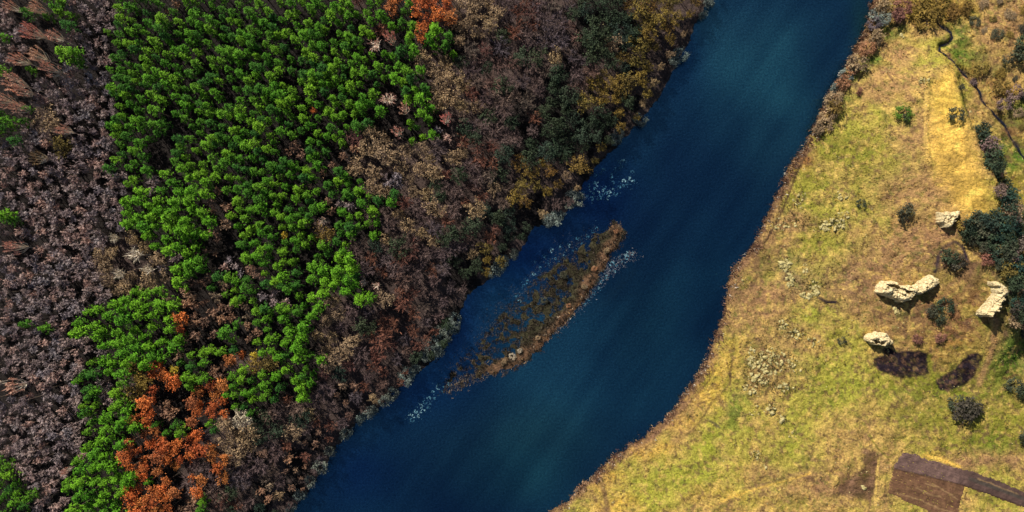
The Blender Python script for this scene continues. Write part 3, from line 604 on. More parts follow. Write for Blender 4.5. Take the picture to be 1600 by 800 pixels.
# river surface: one sheet at z = 0 clipped to the river outline with some overlap under the banks
wx = np.arange(200, 1700, 8.); wy = np.arange(-330, 1130, 8.)
WX, WY = np.meshgrid(wx, wy); q = WX.ravel(), WY.ravel()
di = np.minimum(seg_dist(LEFT, *q)[0], seg_dist(RIGHT, *q)[0]); ok = inside(RIVER, *q) | (di < 14)
# slow broad tints of the water: forest-bank shade and reflections, up-river sheen, painted in
def water_tint(X, Y):
    c = np.ones(X.shape + (3,))
    for (x, y, rx, ry, col) in [(1190,60,170,80,(1.9,1.75,1.35)),(1230,170,110,90,(1.6,1.5,1.2)),(1210,250,60,70,(1.5,1.35,1.1)),(820,690,120,60,(1.7,1.45,1.05)),(800,740,90,60,(1.3,1.3,1.0)),(700,500,60,110,(.45,.5,1.0)),(800,400,90,60,(.4,.62,1.15)),
                                (640,600,90,60,(.5,.6,.95)),(560,740,70,70,(.5,.55,.9)),(1010,500,70,110,(.9,.9,.85)),(930,300,60,60,(.5,.7,1.1)),(1060,80,40,70,(.6,.7,.95)),(1345,40,16,60,(2.0,1.7,.95)),(1110,480,30,80,(.7,.75,.8))]:
        w_ = np.exp(-(((X - x) / rx) ** 2 + ((Y - y) / ry) ** 2))[..., None]
        c = c * (1 - w_) + np.array(col) * w_
    return c
F = sheet_faces(len(wx), len(wy)); F = F[ok[F].all(1)]
V = np.stack([(q[0] - 800) * PX, (400 - q[1]) * PX, np.zeros(q[0].size)], 1)
used, inv = np.unique(F, return_inverse=True)
water = obj('river', mesh_np('river', V[used], inv.reshape(F.shape), M_WATER, cols=water_tint(*q)[used], smooth=True), kind='structure')

# stream ribbon in its gully
sp = []
for k in range(len(STREAM) - 1):
    for f in (0, .34, .67): sp.append((STREAM[k][0] * (1 - f) + STREAM[k + 1][0] * f, STREAM[k][1] * (1 - f) + STREAM[k + 1][1] * f))
V = []; 
for k, (x, y) in enumerate(sp):
    x2, y2 = sp[min(k + 1, len(sp) - 1)]; x1, y1 = sp[max(k - 1, 0)]; d = Vector((x2 - x1, y2 - y1)).normalized(); wd = .8 + .6 * math.sin(k * 1.7) + .55 * math.sin(k * .6)
    z = h1(x, y) + .30
    for s_ in (-1, 1): V.append(world(x - d.y * wd * s_, y + d.x * wd * s_, z))
obj('stream', mesh_np('stream', V, [(2 * k, 2 * k + 1, 2 * k + 3, 2 * k + 2) for k in range(len(sp) - 1)], M_STREAM), kind='structure')

# ploughed plot and dark track: one draped, slightly raised sheet each
def drape(name, poly, colfn, lift, step=1.6, **props):
    X = np.arange(min(p[0] for p in poly), max(p[0] for p in poly) + step, step); Y = np.arange(min(p[1] for p in poly), max(p[1] for p in poly) + step, step)
    A, B = np.meshgrid(X, Y); a, b_ = A.ravel(), B.ravel()
    jx = a + (fbm(a, b_, 8, 5) - .5) * 5; jy = b_ + (fbm(a, b_, 8, 15) - .5) * 5
    d = seg_dist(poly + poly[:1], jx, jy)[0]; ins = inside(poly, jx, jy); F = sheet_faces(len(X), len(Y)); F = F[ins[F].any(1)]
    z = height(a, b_) + (fbm(a, b_, 5, 77, 3) - .5) * .35 + lift * np.where(ins, 1, -.6)
    z = z + .10 * np.sin((b_ * .95 - a * .36) * 1.6) * (1 - sstep(1480, 1500, a)) + (fbm(a, b_, 2.6, 95, 2) - .5) * .25
    used, inv = np.unique(F, return_inverse=True); V = np.stack([(a - 800) * PX, (400 - b_) * PX, z], 1)[used]
    return obj(name, mesh_np(name, V, inv.reshape(F.shape), M_FIELD, cols=colfn(a, b_)[used], smooth=True), **props)
def field_col(X, Y):
    top = gpoly([(1385,728),(1400,733),(1440,742),(1505,758),(1600,792),(1680,826)])
    d, _, s_ = seg_dist(top, X, Y); n = fbm(X, Y, 9, 3); n2 = fbm(X * .45 + Y, Y * 1.8 - X * .7, 7, 8)
    up = C(.145, .088, .075) * (.75 + .5 * n)[..., None]; lo = (C(.12, .058, .038) * (1 - n2[..., None]) + C(.18, .10, .05) * n2[..., None]) * (.7 + .6 * n)[..., None]
    up = up * (1 - .42 * sstep(1480, 1515, X))[..., None]
    c = np.where((s_ < 0)[..., None], up, lo)
    c = c * (.55 + .45 * sstep(0, 2.2, d))[..., None]
    for ln in ([(1446,755),(1468,762),(1482,770),(1494,780)], [(1432,762),(1450,772),(1470,776)], [(1400,770),(1440,782),(1468,795),(1490,800)], [(1528,748),(1560,760),(1590,772)]):
        dd = seg_dist(gpoly(ln), X + (n - .5) * 5, Y + (n2 - .5) * 4)[0]; w_ = (1 - sstep(.5, 1.6, dd))[..., None] * .6; c = c * (1 - w_) + C(.30, .19, .09) * w_
    road = sstep(1490, 1515, X)[..., None]; grn = (1 - sstep(1.5, 4, np.abs(seg_dist(gpoly([(1515,748),(1560,764),(1610,783)]), X, Y)[0])))[..., None]
    c = c * (1 - road * .5 * grn) + C(.05, .055, .045) * road * .5 * grn
    return c
drape('field', FIELD, field_col, .12, kind='structure')

# ------------------------------------------------------------------ forests
def lookup(x, y):
    x += random.uniform(-7, 7); y += random.uniform(-7, 7)
    return FOREST[min(31, max(0, int(y // 25)))][min(45, max(0, int(x // 25)))]
FGRID = {}; trees = []
def fits(x, y, r):
    cx, cy = int(x // 30), int(y // 30)
    for i in range(cx - 1, cx + 2):
        for j in range(cy - 1, cy + 2):
            for (a, b_, r2) in FGRID.get((i, j), ()):
                if (a - x) ** 2 + (b_ - y) ** 2 < (.5 * (r + r2)) ** 2: return False
    return True
def put(x, y, r): FGRID.setdefault((int(x // 30), int(y // 30)), []).append((x, y, r))
for s_ in SPECIAL: put(s_[0], s_[1], {'fan': 32, 'dead': 24, 'leafy': 22, 'spread': 22, 'pine': 15, 'larch': 14}[s_[2]] * s_[5])
cand = []
DX, DY = rng.uniform(-45, 1150, 52000), rng.uniform(-40, 850, 52000); NG, NB = fbm(DX, DY, 34, 501), fbm(DX, DY, 30, 511)
for x, y, ng_, nb_ in zip(DX.tolist(), DY.tolist(), NG, NB):
    k = lookup(x, y); kd = KIND.get(k)
    if kd is None: continue
    r = kd[6]
    if k in 'gG': r *= random.uniform(.92, 1.2)
    if k == 'b':
        q_ = random.random(); k = 'd' if q_ < .1 else 'r' if q_ < .2 else 't' if q_ < .22 else 'b'; kd = KIND[k]
    if k == 'o' and random.random() < .01: k = 'g'; kd = KIND[k]
    if k in 'gG' and ng_ < .27: continue
    if k in 'br' and nb_ < .36: continue
    if not fits(x, y, r): continue
    put(x, y, r); cand.append((x, y, k))
cx = np.array([c[0] for c in cand]); cy = np.array([c[1] for c in cand]); ht = np.array([KIND[c[2]][5] for c in cand]); zg = np.full(len(cand), 4.)
sc_ = np.array([random.uniform(*KIND[c[2]][7]) for c in cand])
for _ in range(4):
    f = (H - zg - ht * sc_) / H; mxx = 800 + (cx - 800) * f; myy = 400 + (cy - 400) * f; zg = height(mxx, myy)
ins = inside(RIVER, mxx, myy); dL = seg_dist(LEFT, mxx, myy)[0]
for i, (x, y, k) in enumerate(cand):
    s = sc_[i]
    if ins[i] or dL[i] < 4: continue
    s *= .55 + .45 * min(1, max(0, (dL[i] - 8) / 60))
    trees.append(dict(x=x, y=y, k=k, m=(mxx[i], myy[i]), z=zg[i], s=s, inframe=(0 < x < 1600 and 0 < y < 800)))
def make_tree(name, cat, shape, pal, bark, pos, s, rot, var, label, group=None, tilt=(0, 0)):
    tm, cm = tree_meshes(shape, var, pal, bark)
    e = bpy.data.objects.new(name, None); COL.objects.link(e); e.location = pos; e.rotation_euler = (tilt[0], tilt[1], rot)
    e.scale = (s * random.uniform(.86, 1.14), s * random.uniform(.86, 1.14), (.5 + .5 * s) * random.uniform(.92, 1.08) if shape != 'shrub' else s); e.empty_display_size = .5
    e['label'] = label; e['category'] = cat
    if group: e['group'] = group
    obj('trunk' if shape != 'shrub' else 'stem', tm, e); obj('crown' if shape != 'shrub' else 'foliage', cm, e)
    return e
byname = {}
for t_ in trees: byname.setdefault(KIND[t_['k']][0], []).append(t_)
# labels: place among its like around the nearest landmark
cells = {}
for t_ in trees:
    if not t_['inframe']: continue
    (lx, ly), ln = min(LANDMARKS, key=lambda L: (L[0][0] - t_['x']) ** 2 + (L[0][1] - t_['y']) ** 2)
    dx, dy = t_['x'] - lx, t_['y'] - ly
    side = ('right of', 'lower right of', 'below', 'lower left of', 'left of', 'upper left of', 'above', 'upper right of')[int(round(math.atan2(dy, dx) / (PI / 4))) % 8]
    cells.setdefault((t_['k'], ln, side), []).append((math.hypot(dx, dy), id(t_), t_))
for (k, ln, side), lst in cells.items():
    lst.sort()
    for r_, (_, _, t_) in enumerate(lst):
        if r_ < len(ORD): t_['label'] = f"{KDESC[k]}, {ORD[r_]} {side} {ln}"
        else: t_['label'] = f"{KDESC[k]} in the crowd farther {side} {ln}"
def add_stuff(name, lst):
    VV, FF, TT, RR = [], [], [], []; parts = {}
    for which, gname in ((0, 'trunk'), (1, 'crown')):
        groups = {}
        for t_ in lst:
            kd = KIND[t_['k']]; groups.setdefault((kd[3], kd[4]) if which else ('', kd[4]), []).append(t_)
        for (pal, bark), gl in groups.items():
            V_, F_, T_, R_ = [], [], [], []; off = 0
            for t_ in gl:
                kd = KIND[t_['k']]; v, f, tt = ARR[(kd[2], t_['var'])][which]
                c_, s_ = math.cos(t_['rot']), math.sin(t_['rot']); s = t_['s']; px_, py_, _ = world(*t_['m'])
                o = np.empty_like(v); o[:, 0] = (v[:, 0] * c_ - v[:, 1] * s_) * s + px_; o[:, 1] = (v[:, 0] * s_ + v[:, 1] * c_) * s + py_; o[:, 2] = v[:, 2] * (.5 + .5 * s) + t_['z']
                V_.append(o); F_.append(f + off); T_.append(tt); R_.append(np.full(len(v), random.random(), np.float32)); off += len(v)
            mat = PAL[pal] if which else (M_BARKP if bark == 'palebark' else M_BARK)
            parts.setdefault('all', []).append((np.concatenate(V_), np.concatenate(F_), np.concatenate(T_), np.concatenate(R_), mat))
    me_v = []; me_f = []; tt = []; rr = []; mi = []; mats = []; off = 0
    for v, f, a, r_, mat in parts['all']:
        if mat not in mats: mats.append(mat)
        me_v.append(v); me_f.append(f + off); tt.append(a); rr.append(r_); mi.append(np.full(len(f), mats.index(mat), np.int32)); off += len(v)
    me = mesh_np(name, np.concatenate(me_v), np.concatenate(me_f), mats[0], {'tint': np.concatenate(tt), 'treernd': np.concatenate(rr)})
    for m_ in mats[1:]: me.materials.append(m_)
    me.polygons.foreach_set('material_index', np.concatenate(mi))
    return obj(name, me, kind='stuff')
ARR = {(k, i): (tr.arr(), c.arr()) for k, lst in SHAPES.items() for i, (tr, c) in enumerate(lst)}
REST = {'pine_tree': ('pine_wood', 'mass of further green pines filling the plantation between the larger ones', 'pines'),
        'young_tree': ('young_wood', 'mass of small grey purple leafless trees filling the left wood', 'bare trees'),
        'broadleaf_tree': ('broadleaf_wood', 'mass of smaller brown leafless trees on the river slope', 'bare trees'),
        'riverside_tree': ('riverside_wood', 'mass of smaller ochre and olive trees near the river', 'trees'),
        'larch_tree': ('larch_wood', 'smaller orange larches beyond the frame edge', 'larches'), 'fan_tree': ('fan_tree_wood', 'pale fan trees at the frame edge', 'bare trees')}
for nm, lst in byname.items():
    nsp = sum(1 for s_ in SPECIAL if s_[6] == nm)
    for t_ in lst: t_['var'] = random.randrange(len(SHAPES[KIND[t_['k']][2]])); t_['rot'] = random.uniform(0, 2 * PI)
    lst.sort(key=lambda t_: (not t_['inframe'], -t_['s']))
    nvis = sum(t_['inframe'] for t_ in lst); cut = min(nvis, 300 - nsp)
    print('KIND', nm, len(lst), nvis)
    for t_ in lst[:cut]:
        kd = KIND[t_['k']]
        make_tree(kd[0], kd[1], kd[2], kd[3], kd[4], world(*t_['m'], t_['z']), t_['s'], t_['rot'], t_['var'], t_['label'], ZONE[t_['k']])
    if lst[cut:]:
        o = add_stuff(REST[nm][0], lst[cut:]); o['label'] = REST[nm][1]; o['category'] = REST[nm][2]
for k, (x, y, shp, pal, bark, s, nm, cat, lab) in enumerate(SPECIAL):
    hgt = {'fan': 14, 'dead': 12, 'leafy': 9, 'spread': 10, 'pine': 12, 'larch': 12}[shp] * (.5 + .5 * s); z = 4
    for _ in range(4):
        f = (H - z - hgt) / H; mx_, my_ = 800 + (x - 800) * f, 400 + (y - 400) * f; z = h1(mx_, my_)
    if shp == 'fan': s *= 1.1
    make_tree(nm, cat, shp, pal, bark, world(mx_, my_, z), s, k * 1.3, k % len(SHAPES[shp]), lab)

# ------------------------------------------------------------------ shrubs: x, y, palette, scale, name, label
SHRUBS = [
 (962,362,'rust',.45,'small rusty bush at the upper tip of the river island'),(946,392,'rose',.5,'tan bush second from the upper tip of the river island'),(928,420,'rust',.45,'rusty bush third from the upper tip of the river island'),
 (912,448,'rose',.4,'tan bush at the middle of the island\'s sunny rim'),(888,478,'rust',.4,'rusty bush just below the middle of the island\'s rim'),(800,556,'tanpale',.5,'pale tan bush, left of a pair at the lower island rim'),(812,548,'tanpale',.45,'pale tan bush, right of a pair at the lower island rim'),
 (786,566,'rose',.5,'tan bush at the lowest point of the island\'s rim'),(840,528,'tan',.4,'small tan bush above the pale pair on the island'),(880,430,'shrub',.6,'dark low bush in the dim inner part of the island'),(850,470,'shrub',.6,'dark bush left of centre in the dim inner part of the island'),
 (1405,178,'green',1.15,'bright green bush with dark shaded foot alone in the upper meadow'),
 (1413,184,'shrub',.75,'small dark bush tucked under the bright green one'),
 (1406,333,'shrub',1.4,'round dim olive bush alone west of the small white ruin'),
 (1500,640,'shrub',1.9,'large dark thicket south of the two dark patches'),(1512,632,'shrub',1.4,'upper right bush of the large dark thicket south of the dark patches'),(1488,630,'shrub',1.3,'upper left bush of the large dark thicket south of the dark patches'),
 (1577,600,'shrub',1.2,'dark bush on the green slope near the right edge'),(1590,610,'dark',1.1,'dark bush cut by the right edge below the green slope'),(1594,680,'shrub',1.2,'dark bush at the right edge above the track'),
 (1594,72,'dark',1.6,'dark bush at the upper right edge'),(1588,88,'shrub',1.3,'dark purple bush just below the upper right edge bush'),(1570,95,'shrub',.9,'low brown bush left of the upper right edge bushes'),
 (1486,180,'shrub',1.1,'small dark bush on the yellow ridge\'s east side'),
 (1527,222,'dark',1.5,'uppermost olive bush under the steep yellow ridge'),(1532,245,'shrub',1.5,'second bush down the foot of the yellow ridge'),(1540,266,'dark',1.5,'third bush down the foot of the yellow ridge'),
 (1549,288,'dark',1.6,'fourth bush down the foot of the yellow ridge'),(1560,304,'dark',1.6,'fifth bush down the foot of the yellow ridge'),(1556,328,'tan',1.3,'greyish tan bush at the ridge foot below the dark row'),
 (1572,318,'dark',1.3,'dark bush right of the fifth one at the ridge foot'),(1578,340,'dark',1.7,'black green bush by the right edge level with the small white ruin'),(1588,360,'dark',1.6,'dark bush below the black green one near the right edge'),
 (1524,345,'shrub',1.3,'olive bush just right of the small white ruin'),(1535,360,'shrub',1.5,'olive bush lower right of the small white ruin'),(1550,378,'dark',1.6,'dark bush above the curved castle wall'),(1565,392,'shrub',1.6,'dark bush right above the curved castle wall'),
 (1515,372,'shrub',1.1,'brown bush inside the curved earth bank'),(1570,420,'ochre',1.4,'yellowish bush right of the curved wall\'s top'),(1590,410,'dark',1.6,'dark bush at right edge above the yellowish one'),(1592,440,'shrub',1.6,'dark bush at the right edge beside the curved wall'),
 (1592,468,'dark',1.7,'dark bush beside the middle of the curved wall'),(1585,492,'dark',1.5,'dark bush below the curved wall\'s outer side'),(1596,505,'dark',1.3,'lowest dark bush of those outside the curved wall'),(1540,405,'russet',1.1,'reddish scrub left of the curved wall\'s top'),
 (1478,402,'dark',1.3,'dark bush above the joined castle walls'),(1492,412,'shrub',1.2,'olive bush right above the joined castle walls'),(1470,476,'dark',1.2,'dark bush below the right ruined block'),(1452,486,'shrub',1.1,'dark bush between the ruined block and dark patch'),
 (1464,500,'shrub',.9,'small bush lower right of the ruined block'),(1466,528,'russet',.8,'small russet bush inside the castle yard'),(1430,530,'russet',.8,'small russet bush right of the oval ruin'),(1313,533,'shrub',.7,'small dull bush left of the oval ruin'),
 (1342,318,'shrub',.7,'small dull bush above the white rock scatter'),(1494,140,'shrub',.6,'small bush beside the ridge near the stream'),
 (1372,14,'rose',1.3,'tan bush at the top of the right bank'),(1376,34,'bluegrey',1.1,'grey bush below the top tan one on the right bank'),(1365,28,'bluegrey',1.1,'grey bush at the water near the top of the right bank'),(1362,42,'brown',1.1,'dark bush hanging over the water near the top'),
 (1403,14,'russet',1.3,'dark red brown bush beside golden scrub at top'),(1398,28,'russet',1.3,'lower dark red brown bush beside golden scrub'),
 (1362,64,'rose',1.3,'dim tan bush first above the two rust ones on the bank'),(1350,80,'rust',1.25,'upper rust coloured round bush on the right bank'),(1334,103,'rose',1.5,'large tan bush between the two rust ones on the bank'),(1330,112,'rust',1.0,'small rust bush against the large tan one'),
 (1318,118,'bluegrey',1.0,'grey bush over the water left of the large tan one'),(1313,133,'rust',1.35,'lower rust coloured round bush on the right bank'),(1300,140,'bluegrey',.8,'small grey bush over the water by the lower rust one'),
 (1297,160,'rose',1.4,'brown bush first below the lower rust one'),(1301,170,'ochre',1.2,'olive brown bush on the bank, second below the lower rust one'),(1290,184,'tan',1.2,'brown bush third below the lower rust one'),(1284,196,'rose',1.1,'tan brown bush fourth below the lower rust one'),(1276,204,'rose',1.0,'dark bush over the water, fifth below the lower rust one'),
 (1340,145,'russet',.6,'low red brown scrub in grass right of the lower rust bush'),
 (1430,12,'ochre',1.7,'golden bush leftmost of the scrub at the top'),(1448,18,'ochre',1.9,'golden bush second from left in the scrub at the top'),(1466,12,'ochre',1.6,'golden bush in the middle of the scrub at the top'),(1440,34,'ochre',1.5,'lowest golden bush of the scrub at the top'),(1486,22,'ochre',1.4,'golden bush at the right of the scrub beside the stream head'),(1505,14,'ochre',1.2,'rightmost golden bush of the scrub at the top'),
 (1528,110,'ochre',1.3,'flat golden bush right of the stream\'s bend'),(1560,138,'ochre',1.3,'golden brown bush below the green strip'),(1580,150,'brown',1.3,'brown bush right of the golden brown one'),(1562,165,'brown',1.0,'brown bush beside the stream lower down'),
 (1518,130,'brown',.7,'dark scrub overhanging the stream'),
]
for k, (x, y, pal, s, lab) in enumerate(SHRUBS):
    mx_, my_ = ground_m([x], [y]); mx_, my_ = float(mx_[0]), float(my_[0])
    s *= 1.4
    flat = .55 if pal == 'ochre' and y < 160 else .85
    e = make_tree('bush', 'bush', 'shrub', pal, 'bark', world(mx_, my_, max(-.1, h1(mx_, my_))), s, k * 2.1, k % 6, lab)
    e.scale = (s, s, s * flat)
FOOT = [(1515,205),(1535,212),(1600,395),(1612,525),(1583,520),(1574,500),(1583,455),(1572,436),(1545,400),(1508,372),(1500,352),(1520,336),(1556,345),(1540,290)]
cnt = 0; done = [(s_[0], s_[1]) for s_ in SHRUBS]
fx = []
DX, DY = rng.uniform(1495, 1612, 3000), rng.uniform(200, 530, 3000)
for x, y, i_ in zip(DX.tolist(), DY.tolist(), inside(FOOT, DX, DY)):
    if i_ and all((x - a) ** 2 + (y - b_) ** 2 > 115 for a, b_ in done): done.append((x, y)); fx.append((x, y))
fx.sort(key=lambda p: p[1]); fmx, fmy = ground_m([p[0] for p in fx], [p[1] for p in fx])
for k, (x, y) in enumerate(fx):
    pal = random.choice(['dark', 'shrub', 'dark', 'darkteal', 'shrub', 'brown'] + ([] if y < 340 else ['ochre', 'rose'])); s = random.uniform(1.2, 2.4)
    th = 'upper' if y < 300 else 'middle' if y < 400 else 'lower'
    j_ = sum(1 for p in fx[:k] if (p[1] < 300) == (y < 300) and (p[1] < 400) == (y < 400))
    lab = (f"dark bush {NUM[j_]} from the top in the {th} thicket under the yellow ridge" if j_ < 20 else f"dark bush low down in the {th} thicket under the yellow ridge")
    e = make_tree('bush', 'bush', 'shrub', pal, 'bark', world(fmx[k], fmy[k], h1(fmx[k], fmy[k])), s, k * 2.1, k % 6, lab, 'dark bushes under the yellow ridge'); e.scale = (s, s, s * .9)
BRUSH = [(1512,0),(1612,0),(1612,215),(1590,205),(1560,170),(1545,150),(1555,120),(1580,100),(1560,60),(1520,45)]; fx = []
DX, DY = rng.uniform(1500, 1612, 2500), rng.uniform(0, 220, 2500)
for x, y, i_ in zip(DX.tolist(), DY.tolist(), inside(BRUSH, DX, DY)):
    if i_ and all((x - a) ** 2 + (y - b_) ** 2 > 420 for a, b_ in done): done.append((x, y)); fx.append((x, y))
fx.sort(key=lambda p: p[1]); fmx, fmy = ground_m([p[0] for p in fx], [p[1] for p in fx])
for k, (x, y) in enumerate(fx):
    s = random.uniform(.7, 1.5); j_ = sum(1 for p in fx[:k] if (p[1] < 100) == (y < 100)); th = 'above the golden brown bush' if y < 100 else 'by the lower stream'
    e = make_tree('bush', 'bush', 'shrub', random.choice(['ochre', 'shrub', 'ochre', 'rose', 'tan']), 'bark', world(fmx[k], fmy[k], h1(fmx[k], fmy[k])), s, k * 2.1, k % 6,
                  (f"dry bush {NUM[j_]} from the top in right edge scrub {th}" if j_ < 20 else f"low dry bush among the last of the right edge scrub {th}"), 'low dry bushes at the right edge'); e.scale = (s, s, s * .35)
# half drowned willows along the forest bank
WIL = [(1108,10),(1098,28),(1060,92),(1054,100),(1000,192),(968,212),(960,222),(897,305),(905,312),(893,322),(868,343),(876,340),(858,346),(808,398),(784,417),(790,408),(776,424),(716,500),(708,512),(716,518),(700,528),(690,520),(684,536),(678,548),(690,550),(668,560),(640,590),(652,578),(618,618),(604,628),(585,644),(566,655),(545,678),(520,705),(505,730),(490,750),(474,772),(460,790)]
for k, (x, y) in enumerate(WIL):
    mx_, my_ = x - 3, y - 2; z = max(-.5, h1(mx_, my_))
    s = [1.5, 1.2, 1.7, 1.3][k % 4]
    e = make_tree('willow_bush', 'willow bush', 'shrub', 'bluegrey', 'bark', world(mx_, my_, z), s, k * 1.9, k % 6,
              f"blue grey willow bush leaning over dark water, {['first','second','third','fourth','fifth','sixth','seventh','eighth','ninth','tenth'][k] if k < 10 else str(k + 1) + 'th'} counting down the forest bank", 'blue grey willows along the forest bank')

# ------------------------------------------------------------------ grass, reeds
def tufts(name, X, Y, col, size, label, cat, blades=5, wide=.28, zoff=None, lean=.6):
    n = len(X); z = height(X, Y) if zoff is None else zoff
    bx = (X - 800) * PX; by = (400 - Y) * PX
    V = np.empty((n, blades, 3, 3), np.float32)
    az = rng.uniform(0, 2 * PI, (n, blades)); ln = rng.uniform(.5, 1.2, (n, blades)) * size[:, None]; le = rng.uniform(.1, 1, (n, blades)) * lean
    dx, dy = np.cos(az), np.sin(az); ox = rng.normal(0, .25, (n, blades)) * size[:, None]; oy = rng.normal(0, .25, (n, blades)) * size[:, None]
    w_ = wide * size[:, None] * rng.uniform(.6, 1.3, (n, blades))
    for k, s_ in ((0, -1), (1, 1)):
        V[:, :, k, 0] = bx[:, None] + ox - dy * w_ * s_; V[:, :, k, 1] = by[:, None] + oy + dx * w_ * s_; V[:, :, k, 2] = z[:, None] - .05
    V[:, :, 2, 0] = bx[:, None] + ox + dx * ln * le; V[:, :, 2, 1] = by[:, None] + oy + dy * ln * le; V[:, :, 2, 2] = z[:, None] + ln * np.sqrt(1 - .6 * le ** 2)
    cc = col[:, None, None, :] * rng.uniform(.75, 1.25, (n, blades, 1, 1)) * np.ones((1, 1, 3, 1))
    me = mesh_np(name, V.reshape(-1, 3), np.arange(n * blades * 3).reshape(-1, 3), M_TUFT, cols=cc.reshape(-1, 3))
    return obj(name, me, kind='stuff', label=label, category=cat)
n = 70000
X = rng.uniform(850, 1650, n); Y = rng.uniform(-20, 825, n)
dr = seg_dist(RIGHT, X, Y)[0]; land = ~inside(RIVER, X, Y) & (X > 900) & (seg_dist(LEFT, X, Y)[0] > dr) & (dr > 2) & ~inside(FIELD, X, Y)
dens = fbm(X, Y, 12, 201); keep = land & (rng.uniform(0, 1, n) < .25 + 1.1 * sstep(.4, .65, dens)); X, Y = X[keep], Y[keep]
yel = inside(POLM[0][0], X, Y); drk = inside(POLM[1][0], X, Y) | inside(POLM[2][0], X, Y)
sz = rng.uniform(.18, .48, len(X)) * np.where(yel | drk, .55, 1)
tufts('meadow_grass', X, Y, ground_colour(X, Y) * rng.uniform(.6, 1.35, (len(X), 1)), sz, 'dry yellow green grass covering the right bank meadow', 'grass')
# reeds along the right bank
n = 26000; X = rng.uniform(880, 1640, n); Y = rng.uniform(-15, 820, n); c1 = fbm(X, Y, 11, 733); c2 = fbm(X, Y, 40, 737)
keep = ~inside(RIVER, X, Y) & (seg_dist(RIGHT, X, Y)[0] > 5) & ~inside(FIELD, X, Y) & (seg_dist(LEFT, X, Y)[0] > 60) & (X > 900) & (rng.uniform(0, 1, n) < .9 * sstep(.5, .62, c1) * sstep(.35, .55, c2)); X, Y = X[keep], Y[keep]
k_ = rng.uniform(0, 1, (len(X), 1)); yk = inside(POLM[0][0], X, Y)
tufts('meadow_weeds', X, Y, np.where(k_ < .4, C(.07, .065, .02), np.where(k_ < .7, C(.11, .06, .035), np.where(k_ < .88, C(.055, .085, .015), C(.5, .42, .2)))), rng.uniform(.2, .55, len(X)) * np.where(yk, .5, 1), 'dark weeds and dead stalks scattered through the meadow', 'weeds', 6, .22, None, .9)
cl = [(r_[0], r_[1], r_[2], r_[3], r_[4]) for r_ in [(1303,350,18,12,90),(1225,412,10,10,60),(1236,440,7,10,50),(1270,448,20,12,110),(1222,508,14,9,70),(1242,524,16,9,80),(1205,568,40,26,420),(1185,598,26,12,140),(1230,610,20,8,60),(1208,638,8,10,40),(1222,656,9,10,40),(1182,714,12,9,50),(1445,126,9,7,40),(1235,345,40,16,90)]]
X = np.concatenate([c_[0] + rng.normal(0, c_[2] * .55, c_[4]) for c_ in cl]); Y = np.concatenate([c_[1] + rng.normal(0, c_[3] * .55, c_[4]) for c_ in cl]); X, Y = ground_m(X, Y); k_ = rng.uniform(0, 1, (len(X), 1))
tufts('rock_shade_tufts', X, Y, np.where(k_ < .6, C(.045, .045, .015), np.where(k_ < .85, C(.09, .055, .03), C(.07, .10, .02))), rng.uniform(.25, .6, len(X)), 'dark tufts added between the pale rocks to stand for their shadows', 'weeds', 6, .24, None, .8)  # dark tufts added among the rocks to imitate the shadows between them
def along(pts, n, spread, off=0):
    L = np.array(pts, float); seg = np.hypot(*(L[1:] - L[:-1]).T); cum = np.concatenate([[0], np.cumsum(seg)]); u = rng.uniform(0, cum[-1], n)
    x = np.interp(u, cum, L[:, 0]) + rng.normal(0, spread, n) + off; y = np.interp(u, cum, L[:, 1]) + rng.normal(0, spread, n); return x, y, u / cum[-1]
bank = [p for p in RIGHT if -10 < p[1] < 830]
X, Y, u = along(bank, 7500, 3.4, 2.0)
k_ = rng.uniform(0, 1, len(X))[:, None]; clump = sstep(.42, .6, fbm(X, Y, 9, 301)); keep = (rng.uniform(0, 1, len(X)) < .12 + clump) & (height(X, Y) > -1.2); X, Y, k_ = X[keep], Y[keep], k_[keep]
col = np.where(k_ < .4, C(.26, .14, .08), np.where(k_ < .78, C(.10, .055, .045), np.where(k_ < .95, C(.38, .25, .14), C(.6, .52, .42))))
tufts('bank_reeds', X, Y, col, rng.uniform(.4, 1.5, len(X)), 'brown and whitish dead reeds fringing the right bank', 'reeds', 5, .09, np.maximum(height(X, Y), -.2), .9)
# island reeds, dark brush on its channel side
ilo, ihi = (600, 330), (1010, 670)
X = rng.uniform(680, 985, 40000); Y = rng.uniform(340, 625, 40000); i_ = inside(ISLE, X, Y); e = seg_dist(ISLE_RIM, X, Y)[0]; i_ = (height(X, Y) > -.2) & inside([(680,640),(680,560),(900,340),(1000,330),(1000,400),(800,620)], X, Y)
X, Y, e = X[i_], Y[i_], e[i_]; keep = (rng.uniform(0, 1, len(X)) < .75) & (fbm(X, Y, 6, 8) > .42); X, Y, e = X[keep], Y[keep], e[keep]
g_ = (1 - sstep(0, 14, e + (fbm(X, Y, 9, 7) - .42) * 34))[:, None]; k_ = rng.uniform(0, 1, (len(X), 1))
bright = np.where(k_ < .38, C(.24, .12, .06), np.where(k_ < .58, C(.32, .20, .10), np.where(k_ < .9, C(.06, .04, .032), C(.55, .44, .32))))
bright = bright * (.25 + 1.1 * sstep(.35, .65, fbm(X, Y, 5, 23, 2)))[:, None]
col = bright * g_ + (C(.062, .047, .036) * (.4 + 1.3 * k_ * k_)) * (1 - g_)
tufts('island_reeds', X, Y, col, rng.uniform(.35, .95, len(X)), 'rusty reeds and dark brush covering the narrow river island', 'reeds', 5, .13, np.maximum(height(X, Y), -.05), .9)
